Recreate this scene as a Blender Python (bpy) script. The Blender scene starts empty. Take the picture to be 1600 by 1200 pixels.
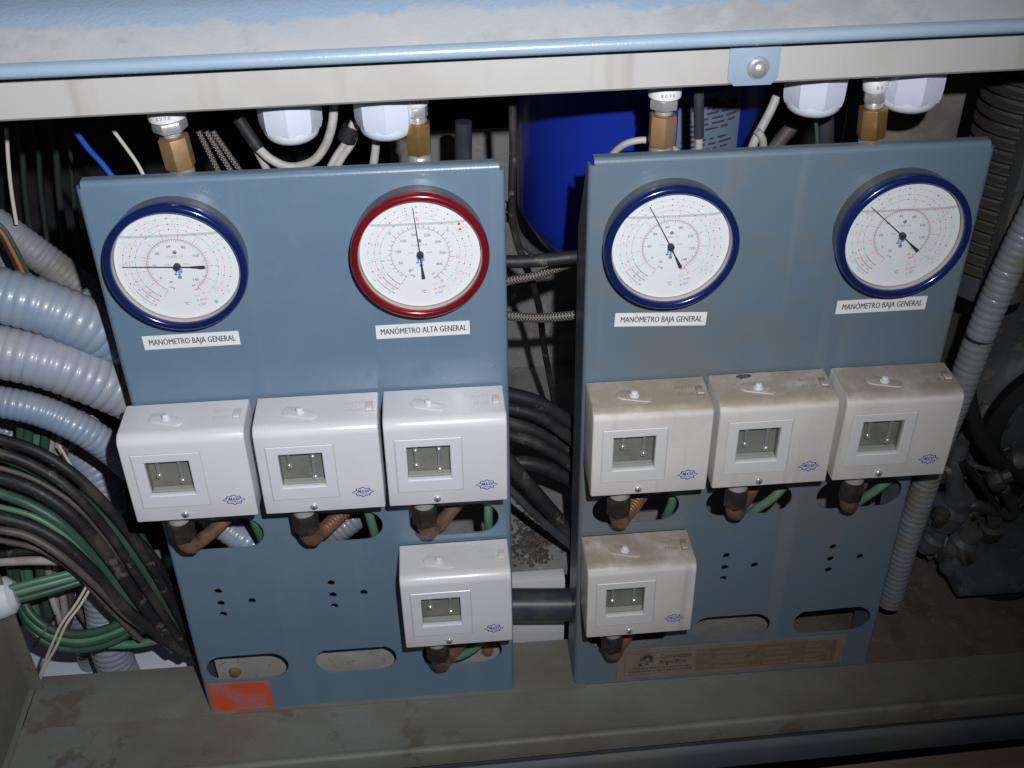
import bpy, bmesh, math, random
from mathutils import Vector, Matrix
random.seed(7)
SC = bpy.context.scene
COL = SC.collection
R = math.radians

# ------------------------------------------------------------------ camera
# solved from the panel corners and the four round dials (metres, X right, Y away, Z up)
CAM = Vector((0.2723, -0.7993, 0.9614))
RX = Vector((0.9966, -0.0818, -0.0129)); RD = Vector((-0.0572, -0.5669, -0.8218)); RF = Vector((0.0599, 0.8197, -0.5696))
FPX = 1727.56
cd = bpy.data.cameras.new('camera'); cam = bpy.data.objects.new('camera', cd); COL.objects.link(cam)
cd.sensor_width = 36.0; cd.lens = FPX / 1600 * 36; cd.clip_start = 0.01; cd.clip_end = 50
M = Matrix(((RX.x, -RD.x, -RF.x, CAM.x), (RX.y, -RD.y, -RF.y, CAM.y), (RX.z, -RD.z, -RF.z, CAM.z), (0, 0, 0, 1)))
cam.matrix_world = M
SC.camera = cam

# ------------------------------------------------------------------ light: the camera's own flash, faint room light
W = bpy.data.worlds.new('World'); SC.world = W; W.use_nodes = True
W.node_tree.nodes['Background'].inputs[0].default_value = (0.72, 0.78, 0.85, 1)
W.node_tree.nodes['Background'].inputs[1].default_value = 0.042
ld = bpy.data.lights.new('flash', 'SPOT'); flash = bpy.data.objects.new('flash', ld); COL.objects.link(flash)
ld.energy = 44; ld.shadow_soft_size = 0.007; ld.spot_size = R(100); ld.spot_blend = 1.0; ld.color = (0.95, 0.97, 1.0)
flash.location = CAM + RX * 0.062 - RD * 0.072
aim = Vector((0.18, 0.0, 0.64))
flash.rotation_euler = (aim - flash.location).to_track_quat('-Z', 'Y').to_euler()
SC.view_settings.view_transform = 'Standard'; SC.view_settings.look = 'None'
SC.view_settings.exposure = 0.0; SC.view_settings.gamma = 1.0

# ------------------------------------------------------------------ pixel helpers (a pixel gives a direction, Y or Z gives the place)
def ray(x, y): return RX * ((x - 800) / FPX) + RD * ((y - 600) / FPX) + RF
def uy(x, y, Y=0.0):
    d = ray(x, y); return CAM + d * ((Y - CAM.y) / d.y)
def uz(x, y, Z=0.0):
    d = ray(x, y); return CAM + d * ((Z - CAM.z) / d.z)
def px2m(p, n): return n * (p - CAM).dot(RF) / FPX

# ------------------------------------------------------------------ materials
MATS = {}
def mat(name, c, rough=0.5, metal=0.0, c2=None, nscale=30.0, lo=0.45, hi=0.65, bump=0.0, bscale=200.0, coat=0.0, up=None, upamt=0.9, c3=None, spec=0.5, stretch=None, streak=None):
    """procedural paint/plastic/metal: two colours mixed by noise, fine relief, optional dust (up) on upward faces"""
    m = bpy.data.materials.new(name); m.use_nodes = True; nt = m.node_tree; N = nt.nodes; L = nt.links
    b = N['Principled BSDF']
    b.inputs['Base Color'].default_value = (*c, 1); b.inputs['Roughness'].default_value = rough; b.inputs['Metallic'].default_value = metal
    b.inputs['Coat Weight'].default_value = coat; b.inputs['Coat Roughness'].default_value = 0.12
    b.inputs['Specular IOR Level'].default_value = spec
    tc = N.new('ShaderNodeTexCoord'); oi = N.new('ShaderNodeObjectInfo')
    va = N.new('ShaderNodeVectorMath'); va.operation = 'ADD'
    sc = N.new('ShaderNodeVectorMath'); sc.operation = 'SCALE'; sc.inputs['Scale'].default_value = 9.0
    cx = N.new('ShaderNodeCombineXYZ')
    for i in range(3): L.new(oi.outputs['Random'], cx.inputs[i])
    L.new(cx.outputs[0], sc.inputs[0]); L.new(tc.outputs['Object'], va.inputs[0]); L.new(sc.outputs[0], va.inputs[1])
    vec = va.outputs[0]
    if stretch:
        mp = N.new('ShaderNodeMapping'); mp.inputs['Scale'].default_value = stretch; L.new(vec, mp.inputs[0]); svec = mp.outputs[0]
    else: svec = vec
    def noise(s, det=6, v=vec):
        n = N.new('ShaderNodeTexNoise'); n.inputs['Scale'].default_value = s; n.inputs['Detail'].default_value = det; n.inputs['Roughness'].default_value = 0.62
        L.new(v, n.inputs['Vector']); return n.outputs['Fac']
    def ramp(f, a, bb):
        r = N.new('ShaderNodeMapRange'); r.interpolation_type = 'SMOOTHSTEP'; r.inputs['From Min'].default_value = a; r.inputs['From Max'].default_value = bb
        L.new(f, r.inputs['Value']); return r.outputs[0]
    def mix(f, a, bb):
        x = N.new('ShaderNodeMix'); x.data_type = 'RGBA'; L.new(f, x.inputs['Factor'])
        for k, v in (('A', a), ('B', bb)):
            s = [i for i in x.inputs if i.name == k and i.type == 'RGBA'][0]
            if isinstance(v, tuple): s.default_value = (*v, 1)
            else: L.new(v, s)
        return [o for o in x.outputs if o.type == 'RGBA'][0]
    colr = c
    if c2: colr = mix(ramp(noise(nscale, v=svec), lo, hi), colr, c2)
    if c3: colr = mix(ramp(noise(nscale * 3.7), 0.58, 0.66), colr, c3)
    if streak:
        mp = N.new('ShaderNodeMapping'); mp.inputs['Scale'].default_value = (1, 1, 0.06); L.new(vec, mp.inputs[0])
        f = ramp(noise(streak[1], 3, mp.outputs[0]), 0.56, 0.70)
        mm = N.new('ShaderNodeMath'); mm.operation = 'MULTIPLY'; mm.inputs[1].default_value = streak[2]; L.new(f, mm.inputs[0])
        colr = mix(mm.outputs[0], colr, streak[0])
    if up:
        g = N.new('ShaderNodeNewGeometry'); sx = N.new('ShaderNodeSeparateXYZ'); L.new(g.outputs['True Normal'], sx.inputs[0])
        a = ramp(sx.outputs['Z'], 0.35, 0.8); n2 = ramp(noise(34.0, 9), 0.10, 0.60)
        mu = N.new('ShaderNodeMath'); mu.operation = 'MULTIPLY'; L.new(a, mu.inputs[0]); L.new(n2, mu.inputs[1])
        m2 = N.new('ShaderNodeMath'); m2.operation = 'MULTIPLY'; m2.inputs[1].default_value = upamt; L.new(mu.outputs[0], m2.inputs[0])
        colr = mix(m2.outputs[0], colr, up)
    if not isinstance(colr, tuple): L.new(colr, b.inputs['Base Color'])
    rr = N.new('ShaderNodeMapRange'); rr.inputs['To Min'].default_value = max(0.02, rough - 0.08); rr.inputs['To Max'].default_value = min(1, rough + 0.12)
    L.new(noise(nscale * 1.7), rr.inputs['Value']); L.new(rr.outputs[0], b.inputs['Roughness'])
    if bump:
        bp = N.new('ShaderNodeBump'); bp.inputs['Strength'].default_value = bump; bp.inputs['Distance'].default_value = 0.001
        L.new(noise(bscale, 4), bp.inputs['Height']); L.new(bp.outputs[0], b.inputs['Normal'])
    MATS[name] = m; return m

def glass(name, tint=(1, 1, 1), refl=1.0):
    m = bpy.data.materials.new(name); m.use_nodes = True; nt = m.node_tree; N = nt.nodes; L = nt.links
    N.remove(N['Principled BSDF']); out = N['Material Output']
    t = N.new('ShaderNodeBsdfTransparent'); t.inputs[0].default_value = (*tint, 1)
    g = N.new('ShaderNodeBsdfGlossy'); g.inputs['Roughness'].default_value = 0.03
    fr = N.new('ShaderNodeFresnel'); 
    ge = N.new('ShaderNodeNewGeometry'); pw = N.new('ShaderNodeMapRange'); pw.inputs['To Min'].default_value = 1.45; pw.inputs['To Max'].default_value = 1 / 1.45   # a thin pane looks the same from both sides
    L.new(ge.outputs['Backfacing'], pw.inputs['Value']); L.new(pw.outputs[0], fr.inputs['IOR'])
    mx = N.new('ShaderNodeMixShader'); L.new(fr.outputs[0], mx.inputs[0]); L.new(t.outputs[0], mx.inputs[1]); L.new(g.outputs[0], mx.inputs[2])
    L.new(mx.outputs[0], out.inputs[0]); MATS[name] = m; return m

def braid(name, c1, c2):
    m = mat(name, c1, 0.4, 0.5); nt = m.node_tree; N = nt.nodes; L = nt.links; b = N['Principled BSDF']
    uv = N.new('ShaderNodeUVMap'); ws = []
    for sgn in (1, -1):
        mp = N.new('ShaderNodeMapping'); mp.inputs['Rotation'].default_value = (0, 0, R(45 * sgn)); L.new(uv.outputs[0], mp.inputs[0])
        w = N.new('ShaderNodeTexWave'); w.inputs['Scale'].default_value = 0.42; L.new(mp.outputs[0], w.inputs['Vector']); ws.append(w.outputs['Fac'])
    mu = N.new('ShaderNodeMath'); mu.operation = 'MULTIPLY'; L.new(ws[0], mu.inputs[0]); L.new(ws[1], mu.inputs[1])
    x = N.new('ShaderNodeMix'); x.data_type = 'RGBA'; L.new(mu.outputs[0], x.inputs['Factor'])
    ins = [i for i in x.inputs if i.type == 'RGBA']; ins[0].default_value = (*c2, 1); ins[1].default_value = (*c1, 1)
    L.new([o for o in x.outputs if o.type == 'RGBA'][0], b.inputs['Base Color'])
    bp = N.new('ShaderNodeBump'); bp.inputs['Strength'].default_value = 0.8; bp.inputs['Distance'].default_value = 0.001; L.new(mu.outputs[0], bp.inputs['Height']); L.new(bp.outputs[0], b.inputs['Normal'])
    return m

mat('panel_paint', (0.122, 0.192, 0.272), 0.30, c2=(0.136, 0.200, 0.272), nscale=14, bump=0.14, bscale=420, coat=0.25, c3=(0.137, 0.200, 0.268), streak=((0.175, 0.225, 0.275), 34, 0.28))
mat('panel_paint_dusty', (0.116, 0.166, 0.215), 0.42, c2=(0.140, 0.156, 0.165), nscale=6, c3=(0.138, 0.164, 0.185), bump=0.15, bscale=420, coat=0.1, streak=((0.20, 0.21, 0.22), 30, 0.35))
mat('cover_blue', (0.27, 0.37, 0.48), 0.30, c2=(0.30, 0.39, 0.48), nscale=8, bump=0.35, bscale=130, coat=0.35)
mat('cover_dusty', (0.52, 0.50, 0.47), 0.6, c2=(0.44, 0.47, 0.52), nscale=6, lo=0.35, hi=0.8, c3=(0.43, 0.405, 0.36), bump=0.3, bscale=350, stretch=(0.35, 1, 1))
mat('beam_cream', (0.445, 0.43, 0.415), 0.5, c2=(0.405, 0.39, 0.37), nscale=7, bump=0.1, bscale=300, streak=((0.30, 0.26, 0.20), 20, 0.6))
mat('ledge_grey', (0.19, 0.198, 0.178), 0.6, c2=(0.152, 0.136, 0.102), nscale=5, lo=0.34, hi=0.62, c3=(0.135, 0.118, 0.088), bump=0.5, bscale=260)
mat('rust_floor', (0.12, 0.100, 0.073), 0.85, c2=(0.075, 0.063, 0.048), nscale=22, c3=(0.16, 0.125, 0.085), bump=0.9, bscale=220)
mat('lower_rail_blue', (0.085, 0.105, 0.125), 0.6, c2=(0.12, 0.12, 0.11), nscale=15, bump=0.2)
mat('plank', (0.26, 0.185, 0.125), 0.7, c2=(0.20, 0.14, 0.095), nscale=18, stretch=(0.2, 3, 3), bump=0.3)
mat('switch_white', (0.66, 0.655, 0.685), 0.28, c2=(0.63, 0.625, 0.66), nscale=12, bump=0.08, bscale=500, coat=0.2, up=(0.42, 0.38, 0.31), upamt=0.22)
mat('switch_dusty', (0.63, 0.60, 0.575), 0.42, c2=(0.57, 0.54, 0.51), nscale=16, bump=0.12, bscale=400, up=(0.30, 0.25, 0.185), upamt=0.92, streak=((0.42, 0.36, 0.29), 40, 0.45))
mat('frame_white', (0.64, 0.645, 0.69), 0.34, coat=0.1)
mat('window_back', (0.25, 0.24, 0.215), 0.45, 0.1, c2=(0.20, 0.19, 0.165), nscale=40)
mat('window_back_white', (0.38, 0.39, 0.37), 0.35)
mat('chrome', (0.72, 0.72, 0.73), 0.28, 0.7, c2=(0.6, 0.6, 0.6), nscale=60)
mat('steel', (0.52, 0.52, 0.53), 0.36, 0.65, c2=(0.42, 0.41, 0.40), nscale=50)
mat('gauge_case', (0.17, 0.165, 0.16), 0.3, 0.6)
mat('ring_blue', (0.008, 0.022, 0.145), 0.17, 0.4, c2=(0.008, 0.020, 0.125), nscale=20, coat=0.5)
mat('ring_red', (0.24, 0.009, 0.015), 0.17, 0.4, c2=(0.21, 0.008, 0.014), nscale=20, coat=0.5)
mat('dial_white', (0.70, 0.725, 0.745), 0.5)
mat('bezel_cream_shaded', (0.44, 0.41, 0.36), 0.4)  # cream wall, its colour darkened for the shade inside the rim
mat('ink_black', (0.03, 0.03, 0.035), 0.5)
mat('ink_grey', (0.25, 0.26, 0.28), 0.5)
mat('ink_red', (0.65, 0.07, 0.09), 0.5)
mat('ink_pink', (0.72, 0.22, 0.22), 0.5)
mat('ink_green', (0.22, 0.58, 0.48), 0.5)
mat('ink_blue', (0.03, 0.25, 0.66), 0.5)
mat('logo_blue', (0.012, 0.04, 0.36), 0.5)
mat('label_white', (0.72, 0.73, 0.74), 0.4)
mat('emboss', (0.50, 0.485, 0.48), 0.5)
mat('emboss_dirty', (0.22, 0.185, 0.14), 0.6)
mat('frame_dusty', (0.60, 0.59, 0.59), 0.38)
mat('brass', (0.52, 0.30, 0.10), 0.34, 0.75, c2=(0.40, 0.24, 0.10), nscale=70)
mat('brass_dull', (0.42, 0.26, 0.13), 0.5, 0.6, c2=(0.34, 0.21, 0.11), nscale=60)
mat('copper', (0.36, 0.18, 0.10), 0.46, 0.55, c2=(0.22, 0.125, 0.08), nscale=80, lo=0.4, hi=0.6)
mat('collar_pale', (0.34, 0.33, 0.32), 0.4)
mat('nut_dark', (0.032, 0.029, 0.026), 0.45, 0.3, c2=(0.06, 0.053, 0.045), nscale=90)
mat('gland_white', (0.60, 0.64, 0.76), 0.42, c2=(0.57, 0.61, 0.72), nscale=20)
mat('gland_dome', (0.66, 0.72, 0.80), 0.35)
mat('conduit_blue', (0.20, 0.275, 0.39), 0.36, c2=(0.27, 0.32, 0.40), nscale=14, coat=0.15, up=(0.36, 0.34, 0.31), upamt=0.35)
mat('conduit_grey', (0.275, 0.315, 0.40), 0.40, c2=(0.29, 0.31, 0.35), nscale=14, coat=0.1, up=(0.40, 0.38, 0.34), upamt=0.4)
mat('conduit_dusty', (0.185, 0.215, 0.245), 0.42, c2=(0.19, 0.175, 0.15), nscale=22, coat=0.25)
mat('conduit_old', (0.24, 0.25, 0.28), 0.55, c2=(0.20, 0.185, 0.17), nscale=25)
mat('cable_black', (0.016, 0.016, 0.019), 0.5, c2=(0.075, 0.066, 0.056), nscale=16, lo=0.46, hi=0.72, c3=(0.10, 0.09, 0.075), bump=0.3, spec=0.4)
mat('cable_green', (0.030, 0.085, 0.055), 0.42, c2=(0.055, 0.10, 0.075), nscale=20, c3=(0.085, 0.085, 0.06))
mat('cable_pale_green', (0.085, 0.215, 0.135), 0.42, c2=(0.13, 0.22, 0.15), nscale=20, c3=(0.13,0.15,0.10))
mat('cable_white', (0.42, 0.40, 0.38), 0.55, c2=(0.33, 0.30, 0.27), nscale=45)
mat('cable_green_shaded', (0.018, 0.036, 0.028), 0.6)  # cable green darkened in colour to suggest deep shadow
mat('wire_cream', (0.62, 0.58, 0.50), 0.5)
mat('wire_blue', (0.015, 0.10, 0.50), 0.4)
mat('wire_orange', (0.40, 0.12, 0.05), 0.5)
mat('cable_brown', (0.10, 0.085, 0.08), 0.5, c2=(0.07, 0.06, 0.055), nscale=40)
mat('pipe_dark', (0.035, 0.04, 0.05), 0.3, c2=(0.06, 0.06, 0.06), nscale=30, coat=0.2)
mat('tank_blue', (0.010, 0.034, 0.40), 0.35, c2=(0.009, 0.03, 0.34), nscale=9, coat=0.2)
mat('tank_label', (0.17, 0.22, 0.32), 0.5)
mat('deck_grey', (0.24, 0.23, 0.225), 0.75, c2=(0.18, 0.17, 0.16), nscale=20, c3=(0.30, 0.29, 0.28), bump=0.6, bscale=160)
mat('debris', (0.05, 0.042, 0.035), 0.9, c2=(0.12, 0.10, 0.085), nscale=120, bump=0.8)
mat('block_white', (0.60, 0.59, 0.60), 0.7, c2=(0.46, 0.45, 0.45), nscale=22, lo=0.5, hi=0.75, bump=0.3)
mat('bracket_tan', (0.36, 0.345, 0.315), 0.65, c2=(0.42, 0.41, 0.39), nscale=30, c3=(0.27, 0.25, 0.22), bump=0.3)
mat('sticker_red', (0.62, 0.09, 0.03), 0.5, c2=(0.45, 0.15, 0.15), nscale=30, lo=0.46, hi=0.58)
mat('nameplate_tan', (0.225, 0.185, 0.13), 0.5, c2=(0.19, 0.15, 0.105), nscale=25)
mat('nameplate_dark', (0.155, 0.115, 0.075), 0.55, c2=(0.20, 0.15, 0.10), nscale=120)
mat('nameplate_ink', (0.07, 0.06, 0.05), 0.6)
mat('nameplate_mid', (0.20, 0.15, 0.095), 0.55)
mat('iron_dark', (0.055, 0.064, 0.072), 0.5, c2=(0.095, 0.092, 0.08), nscale=14, lo=0.4, hi=0.7, c3=(0.13, 0.115, 0.09), bump=0.9, bscale=90)
mat('iron_fins', (0.03, 0.028, 0.026), 0.5, c2=(0.05, 0.045, 0.04), nscale=30, up=(0.075, 0.065, 0.055), upamt=0.8)
mat('rubber', (0.012, 0.012, 0.013), 0.5)
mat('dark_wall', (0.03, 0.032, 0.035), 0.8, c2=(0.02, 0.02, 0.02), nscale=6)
mat('box_beige', (0.22, 0.20, 0.17), 0.7, c2=(0.15, 0.135, 0.115), nscale=14)
braid('braid_steel', (0.50, 0.45, 0.38), (0.08, 0.07, 0.06))
def cover_face():
    m = mat('cover_face', (0.29, 0.395, 0.52), 0.26, bump=0.5, bscale=300, coat=0.45); nt = m.node_tree; N = nt.nodes; L = nt.links; b = N['Principled BSDF']
    tc = N.new('ShaderNodeTexCoord'); sp = N.new('ShaderNodeSeparateXYZ'); L.new(tc.outputs['Object'], sp.inputs[0])
    def math_(op, a, c):
        q = N.new('ShaderNodeMath'); q.operation = op
        for k, v in enumerate((a, c)):
            if isinstance(v, (int, float)): q.inputs[k].default_value = v
            else: L.new(v, q.inputs[k])
        return q.outputs[0]
    def nz(sc, det=6):
        n = N.new('ShaderNodeTexNoise'); n.inputs['Scale'].default_value = sc; n.inputs['Detail'].default_value = det; n.inputs['Roughness'].default_value = 0.65; L.new(tc.outputs['Object'], n.inputs['Vector']); return n.outputs['Fac']
    def ss(v, a, c):
        r = N.new('ShaderNodeMapRange'); r.interpolation_type = 'SMOOTHSTEP'; r.inputs['From Min'].default_value = a; r.inputs['From Max'].default_value = c; L.new(v, r.inputs['Value']); return r.outputs[0]
    def mixc(f, a, c):
        x = N.new('ShaderNodeMix'); x.data_type = 'RGBA'; L.new(f, x.inputs['Factor']); I = [i for i in x.inputs if i.type == 'RGBA']
        for q, v in zip(I, (a, c)):
            if isinstance(v, tuple): q.default_value = (*v, 1)
            else: L.new(v, q)
        return [o for o in x.outputs if o.type == 'RGBA'][0]
    z = math_('SUBTRACT', sp.outputs['Z'], math_('MULTIPLY', sp.outputs['X'], 0.006))
    h = math_('ADD', z, math_('MULTIPLY', math_('SUBTRACT', nz(16), 0.5), 0.020))
    h = math_('ADD', h, math_('MULTIPLY', math_('SUBTRACT', nz(140), 0.5), 0.006))
    dust = math_('MULTIPLY', math_('SUBTRACT', 1.0, ss(h, DUST - 0.0022, DUST + 0.0022)), math_('ADD', 0.50, math_('MULTIPLY', nz(30), 0.55)))
    col = mixc(ss(nz(7), 0.5, 0.54), (0.44, 0.435, 0.42), (0.37, 0.36, 0.335))
    col = mixc(ss(nz(30), 0.35, 0.7), col, (0.47, 0.455, 0.44))
    L.new(mixc(dust, (0.29, 0.395, 0.52), col), b.inputs['Base Color'])
    for l in list(b.inputs['Roughness'].links): L.remove(l)
    bn = [n for n in N if n.type == 'BUMP'][0]; L.new(math_('ADD', 0.10, math_('MULTIPLY', math_('SUBTRACT', 1.0, dust), 0.35)), bn.inputs['Strength'])
    L.new(math_('ADD', 0.20, math_('MULTIPLY', dust, 0.4)), b.inputs['Roughness']); L.new(math_('MULTIPLY', math_('SUBTRACT', 1.0, dust), 0.5), b.inputs['Coat Weight'])
_p = uy(500, 26, 0.0); DUST = _p.z - 0.006 * (_p.x - 0.33) - 0.7065
cover_face()
glass('clear_glass'); glass('window_glass', (0.90, 0.92, 0.90))

# ------------------------------------------------------------------ mesh builder
class MB:
    def __init__(s): s.v = []; s.f = []; s.uv = {}
    def add(s, vs, fs):
        o = len(s.v); s.v += [Vector(q) for q in vs]; s.f += [tuple(i + o for i in f) for f in fs]; return s
    def box(s, a, b):
        (x0, y0, z0), (x1, y1, z1) = a, b
        return s.add([(x0, y0, z0), (x1, y0, z0), (x1, y1, z0), (x0, y1, z0), (x0, y0, z1), (x1, y0, z1), (x1, y1, z1), (x0, y1, z1)],
                     [(0, 3, 2, 1), (4, 5, 6, 7), (0, 1, 5, 4), (1, 2, 6, 5), (2, 3, 7, 6), (3, 0, 4, 7)])
    def lathe(s, prof, org=(0, 0, 0), axis=(0, 0, 1), n=48, a0=0.0, a1=2 * math.pi, hexa=None):
        ax = Vector(axis).normalized(); t = Vector((1, 0, 0)) if abs(ax.x) < 0.9 else Vector((0, 1, 0))
        e1 = ax.cross(t).normalized(); e2 = ax.cross(e1); org = Vector(org); full = abs(a1 - a0 - 2 * math.pi) < 1e-6
        m = n if full else n + 1; vs = []; fs = []
        for (r, h) in prof:
            for i in range(m):
                a = a0 + (a1 - a0) * i / n; vs.append(org + ax * h + (e1 * math.cos(a) + e2 * math.sin(a)) * r)
        for k in range(len(prof) - 1):
            for i in range(n):
                j = (i + 1) % m; fs.append((k * m + i, k * m + j, (k + 1) * m + j, (k + 1) * m + i))
        return s.add(vs, fs)
    def cyl(s, p, q, r, n=24, bev=0.0):
        p = Vector(p); q = Vector(q); L = (q - p).length; b = min(bev, r * .5, L * .4)
        pr = [(0, 0), (r - b, 0), (r, b), (r, L - b), (r - b, L), (0, L)] if b else [(0, 0), (r, 0), (r, L), (0, L)]
        return s.lathe([(max(a, 1e-6), h) for a, h in pr], p, q - p, n)
    def prism(s, poly, d, y0=0.0):
        """polygon in XZ, from y0 (front) to y0+d"""
        n = len(poly); vs = [(x, y0, z) for x, z in poly] + [(x, y0 + d, z) for x, z in poly]
        return s.add(vs, [tuple(range(n)), tuple(range(2 * n - 1, n - 1, -1))] + [(i, i + n, (i + 1) % n + n, (i + 1) % n) for i in range(n)])
    def prism_z(s, poly, z0, h):
        n = len(poly); vs = [(x, y, z0) for x, y in poly] + [(x, y, z0 + h) for x, y in poly]
        return s.add(vs, [tuple(range(n - 1, -1, -1)), tuple(range(n, 2 * n))] + [(i, (i + 1) % n, (i + 1) % n + n, i + n) for i in range(n)])
    def tube(s, pts, rad, n=14, ribs=0.0, depth=0.09, cap=True, step=None):
        P = spline(pts, step or (ribs / 6 if ribs else 0.004)); m = len(P)
        L = [0.0]
        for i in range(1, m): L.append(L[-1] + (P[i] - P[i - 1]).length)
        T = [(P[min(i + 1, m - 1)] - P[max(i - 1, 0)]).normalized() for i in range(m)]
        e = T[0].orthogonal().normalized(); vs = []; fs = []; o = len(s.v)
        for i in range(m):
            e = (e - T[i] * e.dot(T[i])).normalized(); g = T[i].cross(e)
            r = rad(L[i] / L[-1]) if callable(rad) else rad
            if ribs: r *= 1 - depth + depth * abs(math.sin(math.pi * L[i] / ribs)) ** 0.42
            for k in range(n):
                a = 2 * math.pi * k / n; vs.append(P[i] + (e * math.cos(a) + g * math.sin(a)) * r)
        for i in range(m - 1):
            for k in range(n):
                j = (k + 1) % n
                s.uv[len(s.f) + len(fs)] = [(k / n * 6, L[i] * 375), ((k + 1) / n * 6, L[i] * 375), ((k + 1) / n * 6, L[i + 1] * 375), (k / n * 6, L[i + 1] * 375)]
                fs.append((i * n + k, i * n + j, (i + 1) * n + j, (i + 1) * n + k))
        if cap: fs.append(tuple(range(n - 1, -1, -1))); fs.append(tuple((m - 1) * n + k for k in range(n)))
        return s.add(vs, fs)
    def build(s, name, material, parent=None, smooth=35, bevel=0.0, loc=None):
        me = bpy.data.meshes.new(name); me.from_pydata([tuple(q) for q in s.v], [], s.f)
        if s.uv:
            ul = me.uv_layers.new(name='UVMap')
            for fi, uvs in s.uv.items():
                for li, u in zip(me.polygons[fi].loop_indices, uvs): ul.data[li].uv = u
        bm = bmesh.new(); bm.from_mesh(me)
        if not s.uv: bmesh.ops.remove_doubles(bm, verts=bm.verts, dist=1e-7)
        bmesh.ops.recalc_face_normals(bm, faces=bm.faces)
        if bevel:
            ed = [e for e in bm.edges if len(e.link_faces) == 2 and e.calc_face_angle(0) > R(30)]
            bmesh.ops.bevel(bm, geom=ed, offset=bevel, segments=2, profile=0.6, affect='EDGES', clamp_overlap=True)
        bm.to_mesh(me); bm.free()
        return link(name, me, material, parent, smooth, loc)
def link(name, me, material, parent=None, smooth=35, loc=None):
    if smooth:
        me.shade_smooth(); me.set_sharp_from_angle(angle=R(smooth))
    if material: me.materials.append(MATS[material])
    o = bpy.data.objects.new(name, me); COL.objects.link(o)
    if parent: o.parent = parent
    if loc is not None: o.location = loc
    return o
def spline(pts, step):
    pts = [Vector(q) for q in pts]
    if len(pts) == 2:
        n = max(2, int((pts[1] - pts[0]).length / step)); return [pts[0].lerp(pts[1], i / n) for i in range(n + 1)]
    out = []
    Q = [pts[0] * 2 - pts[1]] + pts + [pts[-1] * 2 - pts[-2]]
    for i in range(1, len(Q) - 2):
        a, b, c, d = Q[i - 1:i + 3]; n = max(2, int((c - b).length / step))
        for k in range(n):
            t = k / n
            out.append(0.5 * ((2 * b) + (c - a) * t + (2 * a - 5 * b + 4 * c - d) * t * t + (3 * b - a - 3 * c + d) * t ** 3))
    out.append(pts[-1]); return out
def tag(o, label, cat, group=None, kind=None):
    if label: o['label'] = label
    if cat: o['category'] = cat
    if group: o['group'] = group
    if kind: o['kind'] = kind
    return o
def empty(name, loc, label, cat, group=None):
    o = bpy.data.objects.new(name, None); COL.objects.link(o); o.location = loc; o.empty_display_size = 0.01
    return tag(o, label, cat, group)
def copy_tree(o, parent=None):
    c = o.copy(); COL.objects.link(c); c.parent = parent
    for ch in [x for x in bpy.data.objects if x.parent == o]: copy_tree(ch, c)
    return c
def setting(o): o['kind'] = 'structure'; return o
TC = {}
def text(mb, s, size, at, ang=0.0, plane='xz', sx=1.0, align='CENTER', bold=0.0, y=0.0, shear=0.0):
    """flat lettering as mesh: plane xz faces -Y, plane xy faces up"""
    key = (s, align, bold)
    if key not in TC:
        cu = bpy.data.curves.new('t', 'FONT'); cu.body = s; cu.align_x = align; cu.align_y = 'CENTER'; cu.size = 1; cu.resolution_u = 2; cu.offset = bold
        ob = bpy.data.objects.new('t', cu); COL.objects.link(ob)
        me = bpy.data.meshes.new_from_object(ob); TC[key] = ([tuple(q.co) for q in me.vertices], [tuple(p.vertices) for p in me.polygons])
        bpy.data.objects.remove(ob); bpy.data.meshes.remove(me); bpy.data.curves.remove(cu)
    vs, fs = TC[key]; ca, sa = math.cos(ang), math.sin(ang); out = []
    for x, yy, _ in vs:
        x = (x + shear * yy) * size * sx; yy = yy * size; u = x * ca - yy * sa + at[0]; w = x * sa + yy * ca + at[1]
        out.append((u, y, w) if plane == 'xz' else (u, w, y))
    mb.add(out, fs)
def hexa(r, rot=0.0): return [(r * math.cos(R(60 * i + rot)), r * math.sin(R(60 * i + rot))) for i in range(6)]
def circ(cx, cz, r, n=16): return [(cx + r * math.cos(2 * math.pi * i / n), cz + r * math.sin(2 * math.pi * i / n)) for i in range(n)]
def slot(cx, cz, w, h, n=12):
    r = h / 2; a = w / 2 - r; o = []
    for i in range(n + 1):
        t = math.pi * i / n - math.pi / 2; o.append((cx + a + r * math.cos(t), cz + r * math.sin(t)))
    for i in range(n + 1):
        t = math.pi * i / n + math.pi / 2; o.append((cx - a + r * math.cos(t), cz + r * math.sin(t)))
    return o

# ================================================================== the setting
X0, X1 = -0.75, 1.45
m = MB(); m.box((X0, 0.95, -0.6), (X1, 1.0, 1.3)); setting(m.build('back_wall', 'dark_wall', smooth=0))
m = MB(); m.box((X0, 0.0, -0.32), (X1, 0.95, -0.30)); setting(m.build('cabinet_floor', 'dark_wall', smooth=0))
# ledge the panels stand on, with a rolled front lip
def extrude_profile(prof, xa, xb, dya=0.0, dyb=0.0):
    """prof (y,z) list swept from xa to xb; dya/dyb shift Y at the two ends"""
    mb = MB(); n = len(prof); K = 24
    vs = []; fs = []
    for k in range(K + 1):
        t = k / K; x = xa + (xb - xa) * t; dy = dya + (dyb - dya) * t
        vs += [(x, y + dy, z) for y, z in prof]
    for k in range(K):
        for i in range(n): j = (i + 1) % n; fs.append((k * n + i, k * n + j, (k + 1) * n + j, (k + 1) * n + i))
    fs.append(tuple(range(n))); fs.append(tuple(K * n + i for i in range(n - 1, -1, -1)))
    return mb.add(vs, fs)
prof = [(0.0, 0.0), (-0.066, 0.0), (-0.070, 0.0016), (-0.0735, 0.0030), (-0.0765, 0.0018), (-0.0775, -0.001), (-0.0775, -0.022), (-0.0745, -0.022), (-0.0745, -0.003), (0.0, -0.003)]
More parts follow.
